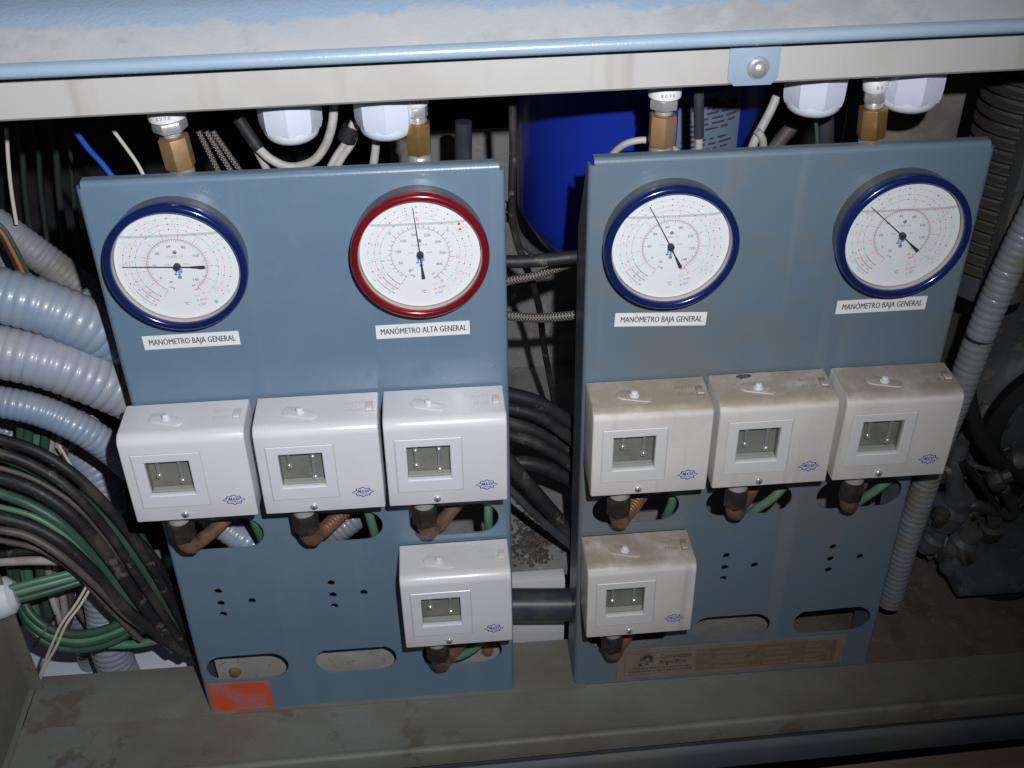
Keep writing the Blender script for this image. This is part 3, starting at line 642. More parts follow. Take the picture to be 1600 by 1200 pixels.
    nt = MB(); nt.prism_z([(0.030 + a_, -0.030 + b_) for a_, b_ in hexa(0.0120, 12)], -0.0370, 0.0215); nut = nt.build('nut', 'nut_dark', s, bevel=.0010)
    MB().tube([(0.030, -0.030, -0.034), (0.0305, -0.0292, -0.0440), (0.0350, -0.0240, -0.0530), (0.0460, -0.0080, -0.0560), (0.0590, 0.0100, -0.0545), (0.0760, 0.0380, -0.0500), (0.085, 0.065, -0.049)], lambda t: 0.0066 if t > .2 else 0.0084, 16).build('copper_tube', 'copper', s, 60)
    cl = MB(); p0 = Vector((0.0430, -0.0120, -0.0553)); p1 = Vector((0.0590, 0.0100, -0.0545))
    for i in range(8):
        p = p0.lerp(p1, i / 7); cl.cyl(p, p + (p1 - p0).normalized() * 0.0018, 0.0075, 14, .0005)
    cl.build('tube_coil', 'copper', s, 60)
    return s
swL = make_switch('switch_white', 'clean white switch box under the level needle gauge, nearest the grey conduits', False)
swL.location = (-0.0030, 0, 0.3158)
for x, z, lb in ((0.1084, 0.3158, 'clean white switch box between two others on the clean panel'),
                 (0.2167, 0.3158, 'clean white switch box beside the gap, directly above another box'),
                 (0.2190, 0.1328, 'single white switch box low on the clean panel, above a brass bolt')):
    c = copy_tree(swL); c.location = (x, 0, z); c['label'] = lb
swR = make_switch('switch_dusty', 'dust topped switch box beside the gap, above another dusty box', True)
swR.location = (0.3960, 0, 0.3122)
for x, z, lb in ((0.5062, 0.3128, 'dusty switch box between two others on the dusty panel, smudged on top'),
                 (0.6165, 0.3132, 'dirtiest switch box with brown top, beside the vertical ribbed conduit'),
                 (0.3968, 0.1290, 'single dusty switch box low on the dusty panel above the nameplate')):
    c = copy_tree(swR); c.location = (x, 0, z); c['label'] = lb
    if 'smudged' in lb:
        rn = random.Random(5); MB().prism_z([(0.030 + 0.0085 * math.cos(t * .45) * rn.uniform(.5, 1.1), -0.0085 + 0.0042 * math.sin(t * .45) * rn.uniform(.5, 1.2)) for t in range(14)], SH + .0001, .0003).build('smudge', 'debris', c, 0)

rv = random.Random(11)
for sw in [q for q in bpy.data.objects if q.name.startswith('pressure_switch')]:    # settings and seating differ a little from box to box
    sw.rotation_euler = (0, R(rv.uniform(-.45, .45)), 0)
    for q in sw.children_recursive:
        if q.name.startswith('spindle'): q.location = (rv.uniform(-.0012, .0012), 0, rv.uniform(-.004, .006))
        if q.name.startswith('lock_plate'): q.location = (rv.uniform(-.001, .001), rv.uniform(-.001, .001), 0)
        if q.name.startswith('screw'): q.location = (0, 0, rv.uniform(-.0004, .0004))
for o in [q for q in bpy.data.objects if q.name.startswith('tube_coil')]:   # only two of the tubes carry a wound coil
    if 'between two others on the clean' not in o.parent['label'] and 'beside the gap, above another dusty' not in o.parent['label']: bpy.data.objects.remove(o)
# sticker and nameplate
c = [uy(*q) for q in ((323, 1069), (421, 1064), (428, 1107), (335, 1111))]
m = MB(); m.add([(p.x, -0.0006, p.z) for p in c] + [(p.x, -0.0001, p.z) for p in c], [(0, 1, 2, 3), (7, 6, 5, 4), (0, 4, 5, 1), (1, 5, 6, 2), (2, 6, 7, 3), (3, 7, 4, 0)])
tag(m.build('warning_sticker', 'sticker_red', None, 0), 'worn red sticker at the foot of the clean panel', 'sticker')
x0, x1, z0, z1 = 0.4400, 0.6905, 0.0062, 0.0512
root = empty('nameplate', (x0, 0, z0), 'tan metal nameplate with framed text along the dusty panel foot', 'nameplate')
w, h = x1 - x0, z1 - z0
MB().box((0, -0.0012, 0), (w, -0.0002, h)).build('plate', 'nameplate_tan', root, 0)
m = MB(); y = -0.0014
def rect(mb, a, b, c_, d, t):
    for p, q in (((a, b), (c_, b)), ((c_, b), (c_, d)), ((c_, d), (a, d)), ((a, d), (a, b))): seg(mb, p, q, t, y)
rect(m, 0.008, 0.006, w - 0.010, h - 0.006, 0.0008)
m.build('border_line', 'nameplate_dark', root, 0)
m = MB(); m.add([(0.086, y, 0.0065), (w - 0.0105, y, 0.0065), (w - 0.0105, y, h - 0.0065), (0.086, y, h - 0.0065)], [(0, 1, 2, 3)]); m.build('dark_field', 'nameplate_dark', root, 0)
y = -0.0016
for r_ in range(4):
    zz = h - 0.0125 - r_ * 0.0077; xx = 0.090
    for cells in ((0.022, 0.034), (0.018, 0.026), (0.014, 0.018)):
        for q in cells[1:]: MB().add([(xx + .017, y, zz - .0022), (xx + .017 + q, y, zz - .0022), (xx + .017 + q, y, zz + .0022), (xx + .017, y, zz + .0022)], [(0, 1, 2, 3)]).build('blank_field', 'nameplate_mid', root, 0)
        xx += cells[0] + cells[1]
m = MB()
for (a, b, c_, d) in ((0.0245, 0.027, 0.0305, 0.033), (0.029, 0.0315, 0.036, 0.037), (0.0225, 0.0185, 0.0270, 0.0235), (0.0345, 0.024, 0.0385, 0.0345), (0.031, 0.020, 0.0335, 0.0255)):
    m.add([(a, y, b), (c_, y, b), (c_, y, d), (a, y, d)], [(0, 1, 2, 3)])
text(m, 'Compactos', 0.0092, (0.046, 0.0325), y=y, sx=.80, align='LEFT', bold=0.02); text(m, 'Frigoríficos', 0.0092, (0.046, 0.0232), y=y, sx=.72, align='LEFT', bold=0.02)
for zz, xa, xb in ((0.0150, 0.018, 0.075), (0.0105, 0.013, 0.080)):
    x = xa
    while x < xb:
        l = random.uniform(0.002, 0.006); m.add([(x, y, zz - .0008), (x + l, y, zz - .0008), (x + l, y, zz + .0008), (x, y, zz + .0008)], [(0, 1, 2, 3)]); x += l + .0012
m.build('emblem_and_lettering', 'nameplate_ink', root, 0)

# ================================================================== gauge fittings above the panels
def fitting(x, y, z, lab, capk, brassm='brass_dull', tilt=(0, 0), words='00', nk=1.0):
    root = empty('hose_fitting', (x, y, z), lab, 'fitting', 'brass hose fittings')
    MB().lathe([(0.0098, -0.03), (0.0098, 0.001), (0.0088, 0.0025), (0.0072, 0.003), (0.0072, 0.005)], (0, 0, 0), (0, 0, 1), 28).build('stem', 'steel', root, 40)
    hx = MB(); hx.prism_z(hexa(0.0124 * nk, 28), 0.0040, 0.0250); hx.build('hex_nut', brassm, root, bevel=.0010)
    MB().lathe([(0.0060, 0.0289)] + [(0.0066 + 0.0008 * (i % 2), 0.0294 + i * 0.0006) for i in range(8)] + [(0.0085, 0.0350)], (0, 0, 0), (0, 0, 1), 24).build('neck', 'chrome', root, 40)
    up_ = MB(); up_.prism_z(hexa(0.0138 * capk, 15), 0.0345, 0.0080); up_.build('locknut', 'chrome', root, bevel=.0016)
    lb = MB().lathe([(0.0120 * capk, 0.0424), (0.0146 * capk, 0.0445), (0.0148 * capk, 0.0515), (0.0136 * capk, 0.0530), (1e-5, 0.0530)], (0, 0, 0), (0, 0, 1), 32).build('cap', 'label_white', root, 40)
    tx = MB(); rr = 0.0149 * capk
    for i, ch in enumerate(words):
        a = (i - (len(words) - 1) / 2) * 0.21 / capk
        t = MB(); text(t, ch, 0.0040, (0, 0), y=0)
        for q in t.v:
            an = a + q.x / rr; q2 = Vector((rr * math.sin(an), -rr * math.cos(an), 0.0482 + q.z)); q.x, q.y, q.z = q2
        tx.add(t.v, t.f)
    tx.build('printed_words', 'ink_black', lb, 0)
    MB().cyl((0, 0, 0.053), (0, 0, 0.075), 0.004, 16).build('hose_end', 'chrome', root)
    root.rotation_euler = (R(tilt[0]), R(tilt[1]), 0)
Yf = 0.034
def fp(px, py): return uy(px, py, Yf)
p = fp(285, 267); fitting(p.x, Yf, p.z, 'dull brass hose fitting above the gauge with the level needle', 1.0, tilt=(0, -4), words='0770')
p = fp(656, 245); fitting(p.x, Yf, p.z, 'bright brass hose fitting above the red rimmed gauge', 0.66, 'brass', words='120', tilt=(0, 0), nk=.86)
p = fp(1033, 232); fitting(p.x, Yf, p.z, 'brass hose fitting in front of the blue tank', 0.90, tilt=(0, 0), words='8070', nk=.95)
p = fp(1360, 220); fitting(p.x, Yf, p.z, 'brass hose fitting squeezed between two white cable glands', 0.68, 'brass', tilt=(0, -5), words='00', nk=.95)

# cable glands hanging under the beam
def gland(px, py, Y, wpx, lab):
    p = uy(px, py, Y); r = px2m(p, wpx / 2)
    root = empty('cable_gland', (p.x, p.y, p.z), lab, 'cable gland', 'white cable glands under the beam')
    n = MB(); nn = 48; K = 8; vs = []; fs = []
    prof = [(0.80, -0.0035), (0.93, -0.0025), (0.985, 0.003), (1.0, 0.011), (1.0, 0.0385)]
    # eight-sided nut body with finely ribbed flats
    N2 = 96
    for rr, h in prof:
        for i in range(N2):
            a = 2 * math.pi * i / N2; f = a % (math.pi / 4) - math.pi / 8; oc = 0.955 / math.cos(f) * math.cos(math.pi / 8) / 0.955
            rib = 1 + (0.012 if (i % 2 and abs(f) < 0.28 and 0.005 < h) else 0)
            vs.append((r * rr * oc * rib * math.cos(a), r * rr * oc * rib * math.sin(a), h))
    for k in range(len(prof) - 1):
        for i in range(N2): j = (i + 1) % N2; fs.append((k * N2 + i, k * N2 + j, (k + 1) * N2 + j, (k + 1) * N2 + i))
    n.add(vs, fs).build('nut', 'gland_white', root, 35)
    MB().lathe([(1e-5, -0.0130), (r * .40, -0.0128), (r * .66, -0.0110), (r * .80, -0.0080), (r * .87, -0.0040), (r * .88, 0.002)], (0, 0, 0), (0, 0, 1), 48).build('dome', 'gland_dome', root, 60)
    MB().lathe([(r * 1.06, 0.0390), (r * 1.06, 0.0450), (r * .5, 0.0455)], (0, 0, 0), (0, 0, 1), 8).build('flange', 'gland_white', root, 30)
for px_, py_, w_, lb in ((455, 194, 100, 'white cable gland above the looped white cable'), (604, 188, 99, 'white cable gland beside the bright brass fitting of the red gauge'), (1272, 152, 101, 'white cable gland between the fixing tab and a brass fitting'), (1420, 145, 106, 'white cable gland next to the black finned cylinder')):
    gland(px_, py_, 0.042, w_, lb)

# ================================================================== cables and conduits
def cable(name, pts, dpx, mt, label, cat='cable', group=None, ribs=0.0, n=14, depth=0.09, end=None):
    P = [uy(*q) for q in pts]; r = px2m(P[len(P) // 2], dpx / 2)
    if end: P.append(Vector(end))
    o = MB().tube(P, r, n, ribs, depth).build(name, mt, None, 60)
    return tag(o, label, cat, group)
gC = 'ribbed conduits beside the clean panel'
cable('ribbed_conduit', [(-60, 448, .085), (0, 461, .085), (70, 480, .085), (130, 505, .09), (180, 530, .10), (250, 570, .12)], 86, 'conduit_blue', 'thick pale blue ribbed conduit, uppermost of the bright ones entering behind the clean panel', 'conduit', gC, 0.0094, 28, .085)
cable('ribbed_conduit', [(-60, 537, .07), (0, 549, .07), (70, 565, .07), (130, 586, .075), (200, 616, .085), (270, 650, .11)], 84, 'conduit_grey', 'thick whitish grey ribbed conduit under the pale blue thick one', 'conduit', gC, 0.0094, 28, .085)
cable('ribbed_conduit', [(-60, 622, .085), (0, 628, .085), (60, 641, .085), (115, 664, .085), (165, 695, .09), (230, 750, .11), (290, 800, .13)], 50, 'conduit_blue', 'slim pale blue ribbed conduit passing behind the level needle side switch box', 'conduit', gC, 0.0062, 24, .085)
cable('ribbed_conduit', [(-40, 330, .22), (10, 362, .22), (60, 398, .22), (115, 440, .22), (190, 510, .22)], 52, 'conduit_old', 'old dull grey ribbed conduit high in the shadow behind the bright ones', 'conduit', gC, 0.0058, 20)
cable('ribbed_conduit', [(-40, 372, .25), (0, 392, .25), (30, 425, .25), (60, 470, .25)], 48, 'conduit_old', 'old grey ribbed conduit beside a striped green wire', 'conduit', gC, 0.0058, 20)
cable('ribbed_conduit', [(-30, 655, .2), (5, 670, .2), (25, 695, .2), (40, 740, .2)], 36, 'conduit_blue', 'short pale blue ribbed conduit end below the slim one', 'conduit', gC, 0.0050, 18)
cable('ribbed_conduit', [(118, 690, .2), (150, 735, .19), (165, 790, .18), (160, 850, .17), (158, 905, .15), (165, 955, .14), (172, 1010, .13), (192, 1062, .13), (215, 1110, .13)], 62, 'conduit_grey', 'upright grey ribbed conduit dropping behind the ledge plate', 'conduit', gC, 0.0074, 24)
cable('ribbed_conduit', [(110, 900, .22), (125, 960, .20), (142, 1020, .19), (160, 1080, .19)], 44, 'conduit_dusty', 'narrow dusty ribbed conduit half hidden by the upright grey one', 'conduit', gC, 0.0062, 20)
# black and green power cables sweeping down behind the panel
gB = 'black power cables'; gG = 'green cables'
B_ = [([(-40, 676, .07), (0, 686, .07), (60, 706, .065), (120, 745, .06), (185, 812, .06), (240, 890, .06), (300, 1000, .065), (350, 1080, .08)], 17, 'cable_black', 'uppermost black cable sweeping down to the panel edge'),
      ([(-40, 702, .075), (0, 712, .075), (70, 742, .07), (140, 790, .065), (200, 856, .065), (250, 930, .065), (300, 1020, .07)], 17, 'cable_green', 'dark green cable running beside the uppermost black cable'),
      ([(-40, 700, .05), (0, 708, .05), (50, 726, .05), (110, 765, .045), (170, 832, .045), (225, 915, .045), (290, 1012, .055)], 15, 'cable_black', 'black cable crossing in front of the dark green cable'),
      ([(-40, 738, .06), (0, 746, .06), (60, 768, .055), (120, 812, .05), (178, 880, .05), (228, 950, .05), (290, 1020, .06)], 21, 'cable_black', 'thick black cable above the pale green striped cable'),
      ([(-40, 762, .065), (0, 771, .065), (50, 790, .06), (100, 822, .055), (150, 872, .055), (195, 930, .055), (270, 1015, .065)], 17, 'cable_green', 'green cable sweeping down under the thick black cable'),
      ([(-40, 800, .05), (0, 808, .05), (50, 822, .05), (100, 850, .045), (150, 898, .045), (200, 955, .045), (285, 1015, .055)], 20, 'cable_black', 'lowest sweeping black cable, above the grey flat pair'),
      ([(-40, 824, .045), (0, 828, .045), (45, 838, .045), (95, 868, .04), (150, 915, .04), (205, 968, .045), (280, 1008, .06)], 13, 'cable_brown', 'thin brown black cable under the lowest sweeping black one'),
      ([(-40, 868, .08), (0, 866, .08), (60, 860, .075), (115, 866, .07), (160, 885, .06), (215, 950, .06)], 12, 'cable_black', 'thin black cable curving above the grey one'),
      ([(205, 840, .075), (240, 880, .07), (262, 925, .07), (285, 975, .075), (320, 1040, .08)], 24, 'cable_black', 'short stout black cable hugging the clean panel edge'),
      ([(190, 800, .09), (225, 850, .085), (255, 905, .085), (280, 960, .085)], 16, 'cable_green', 'short dark green cable hugging the clean panel edge')]
for pts, d, mt, lb in B_: cable('power_cable', pts, d, mt, lb, 'cable', gB if mt != 'cable_green' else gG)
cable('power_cable', [(-40, 880, .085), (0, 878, .085), (60, 876, .085), (120, 880, .08), (165, 900, .075)], 14, 'cable_white', 'grey white cable lying across the upright green cables', 'cable', 'pale cables')
gV = 'upright green cables'
for i, (x, d) in enumerate(((38, 15), (52, 15), (66, 14), (46, 13), (26, 13))):
    Y = .14 + .012 * (i % 2); x2 = x + (i % 3 - 1) * 5
    cable('upright_cable', [(x + 18, 560, Y), (x + 10, 640, Y), (x + 2, 720, Y), (x2 - 6, 800, Y), (x2 - 10, 880, Y), (x2 + 4, 960, Y)], d, 'cable_green' if i % 2 == 0 else 'cable_pale_green', 'green cable hanging upright behind the sweeping black cables', 'cable', gV)
for i, (x, d) in enumerate(((84, 12), (97, 12), (108, 10))):
    cable('upright_cable', [(x + 8, 590, .15), (x, 660, .15), (x - 8, 720, .15), (x - 14, 800, .15), (x - 10, 880, .15), (x + 4, 950, .15), (x - 4, 985, .16)], d, 'cable_white' if i < 2 else 'cable_brown', ('pale cable hanging upright beside the green ones' if i < 2 else 'brown cable hanging upright beside the pale ones'), 'cable', 'upright pale cables' if i < 2 else None)
for pts, d, mt, lb in (([(100, 900, .17), (118, 945, .16), (150, 985, .15), (205, 1000, .14), (260, 985, .14)], 11, 'cable_brown', 'brown cable curving low behind the upright grey conduit'),
                       ([(70, 905, .13), (85, 945, .12), (95, 980, .12), (80, 1010, .12)], 10, 'cable_white', 'pale dusty cable bending down behind the drooping loop'),
                       ([(225, 880, .11), (246, 925, .11), (262, 965, .11), (290, 1000, .11)], 10, 'cable_brown', 'brown cable in the shadow next to the clean panel edge'),
                       ([(-40, 840, .065), (10, 846, .065), (70, 862, .06), (125, 900, .055), (165, 945, .055), (220, 1000, .06)], 9, 'cable_brown', 'thin dull cable between the sweeping black cables and the level bundle'),
                       ([(-40, 724, .058), (0, 731, .058), (60, 752, .055), (120, 792, .052), (170, 848, .052), (215, 915, .055)], 8, 'cable_brown', 'thin dull cable lying in the groove between two sweeping black cables'),
                       ([(-40, 786, .056), (0, 792, .056), (55, 808, .053), (105, 840, .05), (150, 888, .05), (200, 945, .053)], 9, 'cable_pale_green', 'thin pale green cable under the sweeping green cable'),
                       ([(128, 640, .14), (150, 660, .14), (168, 690, .14)], 12, 'cable_white', 'short pale cable above the slim ribbed conduit'),
                       ([(130, 455, .12), (142, 468, .12), (150, 490, .12)], 16, 'cable_pale_green', 'green cable stub poking over the thick pale blue conduit')):
    cable('loose_cable', pts, d, mt, lb, 'cable')
# lower green bundle and loop
for i, (dy, d, mt) in enumerate(((0, 13, 'cable_pale_green'), (12, 13, 'cable_green'), (-9, 11, 'cable_pale_green'))):
    cable('green_cable', [(-20, 934 + dy, .045), (15, 928 + dy, .05), (70, 914 + dy, .06), (130, 898 + dy * .8, .075), (190, 884 + dy * .7, .09), (250, 868 + dy * .6, .11)], d, mt, ('bright green cable in the level bundle leaving the white cap' if mt == 'cable_pale_green' else 'dark green cable at the underside of the level bundle'), 'cable', 'level green bundle' if mt == 'cable_pale_green' else None)
for i, (dy, d, mt) in enumerate(((0, 15, 'cable_green'), (-13, 14, 'cable_green'), (11, 12, 'cable_green'), (-3, 12, 'cable_pale_green'))):
    cable('green_cable', [(28, 930 + dy, .09), (48, 972 + dy, .075), (85, 998 + dy, .065), (135, 1003 + dy, .06), (190, 985 + dy, .065), (235, 948 + dy, .08), (268, 905 + dy, .10)], d, mt, ('dark green cable in the tied drooping loop' if mt == 'cable_green' else 'brighter green cable inside the tied drooping loop'), 'cable', 'drooping green loop' if mt == 'cable_green' else None)
cable('green_cable', [(170, 1008, .08), (215, 1006, .08), (255, 998, .08), (300, 985, .09)], 13, 'cable_pale_green', 'short green cable reaching the panel under the loop', 'cable')
p = uy(70, 986, .07); o = MB(); o.lathe([(0.0180, -0.0013), (0.0195, -0.0013), (0.0195, 0.0013), (0.0180, 0.0013), (0.0180, -0.0013)], p, (0.75, -0.2, -0.55), 32); tag(o.build('cable_tie', 'rubber', None, 40), 'black cable tie round the drooping green loop', 'cable tie')
p = uy(-2, 935, .05); o = MB(); o.lathe([(1e-5, 0.018), (0.013, 0.018), (0.020, 0.012), (0.0215, 0.002), (0.0215, -0.02), (0.024, -0.022), (0.024, -0.05), (1e-5, -0.05)], p, (1, 0.25, 0.1), 32); tag(o.build('conduit_cap', 'gland_dome', None, 40), 'white plastic conduit cap where the level green bundle starts', 'cap')
for i, (a, b) in enumerate(((0, 0), (8, 3))):
    cable('thin_wire', [(136 + a, 915, .06), (118 + a, 945, .055), (96 + a, 975, .05), (80 + a, 1010, .05), (66 + b, 1045, .055), (54 + b, 1080, .06)], 4.5, 'wire_cream', 'thin cream wire hanging in front of the drooping green loop', 'wire', 'thin cream wires')
cable('thin_wire', [(92, 695, .10), (108, 722, .10), (125, 748, .10)], 4, 'wire_cream', 'short cream wire tail under the slim ribbed conduit', 'wire')
# small wires at upper left
cable('thin_wire', [(118, 205, .16), (138, 232, .15), (160, 256, .14), (186, 290, .13)], 9, 'wire_blue', 'blue wire behind the top corner of the clean panel', 'wire')
cable('thin_wire', [(178, 205, .15), (198, 232, .14), (216, 258, .13), (232, 290, .12)], 6, 'wire_cream', 'cream wire beside the blue wire behind the panel top', 'wire')
cable('thin_wire', [(10, 200, .20), (13, 250, .20), (18, 300, .20), (26, 350, .20)], 6, 'wire_cream', 'cream wire hanging upright in the dark corner', 'wire')
for i, (dx, mt, lb) in enumerate(((0, 'cable_green', 'green wire slanting over the old grey conduit'), (-7, 'wire_orange', 'orange wire slanting beside a green wire over old conduit'), (-14, 'cable_black', 'black wire slanting beside the orange wire'))):
    cable('thin_wire', [(-20 + dx, 335, .16), (8 + dx, 360, .16), (28 + dx, 395, .16), (50 + dx, 440, .16)], 7, mt, lb, 'wire')
for i, (x, d) in enumerate(((35, 9), (60, 8), (88, 10), (110, 7))):
    cable('upright_cable', [(x - 8, 180, .42), (x, 240, .42), (x + 4, 300, .42), (x + 14, 380, .42), (x + 20, 470, .40)], d, 'cable_green_shaded', 'dark green cable hanging deep in the shadow above the conduits', 'cable', 'shadowed green cables')
# behind the top edge of the clean panel
gH = 'braided hoses behind the clean panel top'
for a, b in (((310, 205), (350, 285)), ((322, 205), (372, 285)), ((332, 205), (388, 285))):
    cable('braided_hose', [(a[0], a[1], .085), ((a[0] + b[0]) / 2, (a[1] + b[1]) / 2, .08), (b[0], b[1], .075)], 9, 'braid_steel', 'steel braided hose slanting behind the clean panel top edge', 'hose', gH, n=12)
root = cable('looped_cable', [(404, 232, .060), (425, 250, .060), (455, 261, .058), (488, 252, .058), (508, 228, .058), (519, 195, .058), (522, 160, .06)], 14, 'cable_white', 'white cable looping below the white gland behind the clean panel', 'cable')
MB().tube([uy(372, 185, .062), uy(390, 212, .061), uy(404, 232, .060)], px2m(uy(390, 212, .06), 9.5), 14).build('sleeve', 'cable_black', root, 60)
cable('grey_cable', [(402, 236, .072), (412, 255, .074), (424, 280, .076)], 12, 'cable_white', 'short pale cable tail under the black sleeve', 'cable')
for i, (dx, dd) in enumerate(((0, 11), (11, 11))):
    cable('grey_cable', [(552 + dx * .6, 190, .075), (540 + dx, 222, .072), (524 + dx, 246, .070), (506 + dx, 280, .070)], dd, 'cable_white', 'pale cable of the taped pair between the two white glands', 'cable', 'taped pair of pale cables')
o = MB().tube([uy(549, 200, .0715), uy(541, 219, .0715)], px2m(uy(545, 210, .07), 15), 18).build('tape_wrap', 'cable_black', None, 60); tag(o, 'black tape wrapped round the pale cable pair', 'tape')
cable('grey_cable', [(588, 215, .065), (586, 240, .066), (580, 275, .067)], 13, 'cable_white', 'short pale cable below the gland beside the bright brass fitting', 'cable')
cable('dark_pipe', [(724, 190, .20), (724, 230, .20), (724, 290, .20)], 27, 'pipe_dark', 'dark upright pipe behind the clean panel near its corner', 'pipe')
# behind the dusty panel
cable('white_cable', [(948, 262, .075), (960, 238, .070), (982, 223, .066), (1012, 219, .064), (1045, 228, .066), (1068, 250, .07), (1075, 275, .075)], 11, 'cable_white', 'white cable arched behind the fitting in front of the blue tank', 'cable')
root = cable('upright_cable', [(1092, 214, .06), (1092, 236, .06), (1092, 270, .06)], 12, 'cable_white', 'white cable end with black sleeve standing before the tank label', 'cable')
MB().tube([uy(1092, 140, .06), uy(1092, 180, .06), uy(1092, 215, .06)], px2m(uy(1092, 180, .06), 8), 14).build('sleeve', 'pipe_dark', root, 60)
cable('white_cable', [(1214, 150, .09), (1203, 175, .088), (1186, 207, .086), (1176, 228, .086), (1166, 265, .088)], 14, 'cable_white', 'white cable slanting down beside the blue tank', 'cable')
cable('white_cable', [(1183, 204, .082), (1192, 218, .082), (1192, 236, .083), (1187, 265, .085)], 12, 'cable_white', 'short white cable forked against the slanting white one', 'cable')
cable('dark_pipe', [(1290, 180, .12), (1290, 215, .12), (1290, 260, .12)], 26, 'pipe_dark', 'dark upright pipe under the gland next to the fixing tab', 'pipe')
cable('thin_wire', [(1272, 175, .07), (1276, 205, .07), (1277, 250, .07)], 6, 'cable_green', 'green wire dropping from the gland next to the fixing tab', 'wire')
cable('dark_pipe', [(1240, 195, .16), (1215, 225, .16), (1190, 260, .16)], 22, 'cable_brown', 'dull brown hose slanting behind the dusty panel top', 'hose')
# in the gap between the panels
gP = 'black hoses in the gap between panels'
for pts, d, mt, lb in (
    ([(760, 408, .06), (800, 409, .06), (845, 407, .06), (900, 401, .06), (940, 396, .07)], 21, 'cable_black', 'straight black hose crossing the gap beneath the blue tank'),
    ([(760, 604, .10), (796, 616, .10), (842, 630, .10), (890, 660, .10), (930, 690, .10)], 24, 'cable_black', 'upper arched black hose in the gap'),
    ([(760, 630, .085), (796, 638, .085), (836, 648, .085), (870, 668, .085), (910, 700, .09)], 19, 'cable_black', 'second arched black hose in the gap, tight under the upper one'),
    ([(760, 650, .11), (796, 660, .11), (842, 676, .11), (890, 702, .11), (930, 730, .11)], 22, 'cable_black', 'third arched black hose in the gap'),
    ([(760, 672, .09), (796, 680, .09), (836, 692, .09), (872, 712, .09), (910, 740, .095)], 18, 'cable_black', 'fourth arched black hose in the gap'),
    ([(760, 735, .11), (798, 724, .11), (838, 726, .11), (885, 746, .11), (930, 775, .11)], 23, 'cable_black', 'lowest arched black hose in the gap, over the slanting cable'),
    ([(770, 695, .08), (800, 728, .08), (836, 770, .08), (872, 812, .08), (915, 862, .08)], 24, 'cable_black', 'thick black cable slanting down through the gap'),
    ([(770, 740, .07), (800, 768, .07), (835, 803, .07), (880, 842, .07), (920, 872, .07)], 13, 'pipe_dark', 'thin dark cable slanting below the thick slanting one')):
    cable('black_hose', pts, d, mt, lb, 'hose', gP)
cable('braided_hose', [(770, 446, .09), (800, 438, .09), (840, 430, .09), (890, 412, .10)], 14, 'braid_steel', 'braided hose rising across the gap under the straight black hose', 'hose', n=12)
cable('braided_hose', [(770, 488, .08), (800, 494, .08), (845, 497, .08), (900, 492, .08), (940, 486, .09)], 15, 'braid_steel', 'lower braided hose crossing the gap', 'hose', n=12)
cable('black_hose', [(800, 150, .09), (802, 230, .09), (800, 310, .09), (806, 370, .10), (840, 470, .14), (850, 540, .2), (868, 640, .25)], 12, 'cable_black', 'thin black hose falling upright along the blue tank side', 'hose')
cable('blue_hose', [(798, 330, .11), (808, 365, .11), (832, 392, .11), (870, 415, .11)], 15, 'wire_navy' if 'wire_navy' in MATS else 'pipe_dark', 'dark hose bending under the blue tank', 'hose')
cable('copper_pipe', [(780, 318, .12), (793, 322, .12), (797, 345, .12)], 14, 'copper', 'copper pipe end beside the clean panel edge', 'pipe')
cable('dark_pipe', [(770, 945, .045), (845, 945, .045), (930, 944, .045)], 52, 'pipe_dark', 'stout dark level pipe in front of the white block', 'pipe', n=32)

# blue tank behind
tc = uy(808, 240, .36); te = uy(1178, 220, .36); r = (te.x - tc.x) / 2; cxx = (te.x + tc.x) / 2; cyy = 0.36
zt = uy(808, 420, cyy - r).z
root = empty('blue_tank', (cxx, cyy, zt), 'large blue upright tank with printed label behind the panels', 'tank')
MB().lathe([(1e-5, -0.05), (r * .5, -0.045), (r * .85, -0.025), (r, 0.01), (r, 0.55), (r * .8, 0.60), (1e-5, 0.63)], (0, 0, 0), (0, 0, 1), 64).build('shell', 'tank_blue', root, 60)
def on_tank(px_, py_):
    d = ray(px_, py_); ox, oy = CAM.x - cxx, CAM.y - cyy; a = d.x ** 2 + d.y ** 2; b = ox * d.x + oy * d.y; c_ = ox * ox + oy * oy - r * r
    t = (-b - math.sqrt(max(b * b - a * c_, 0))) / a; P_ = CAM + d * t; return math.atan2(P_.y - cyy, P_.x - cxx), P_.z - zt
def tank_patch(a0, a1, z0, z1, off, mb, n=16):
    vs = [((r + off) * math.cos(a0 + (a1 - a0) * i / n), (r + off) * math.sin(a0 + (a1 - a0) * i / n), z) for z in (z0, z1) for i in range(n + 1)]
    mb.add(vs, [(i, i + 1, n + 2 + i, n + 1 + i) for i in range(n)])
a0, z1_ = on_tank(1062, 150); a1, z0_ = on_tank(1146, 262)
m = MB(); tank_patch(a0, a1, z0_, z1_, .0008, m); lab = m.build('printed_label', 'tank_label', root, 60)
m = MB()
for i in range(13):
    zz = z1_ - 0.012 - i * (z1_ - z0_ - .02) / 13; a = a0 + 0.03
    while a < a1 - 0.12:
        w_ = random.uniform(.03, .13); tank_patch(a, min(a + w_, a1 - .05), zz, zz + (.0022 if i > 1 else .0060), .0014, m, 4); a += w_ + .03
        if random.random() < .18: break
m.build('print_lines', 'ink_grey2', lab, 60)

m = MB(); m.box((0.22, 0.50, 0.05), (0.56, 0.51, 0.44)); setting(m.build('inner_back_sheet', 'deck_grey', smooth=0))
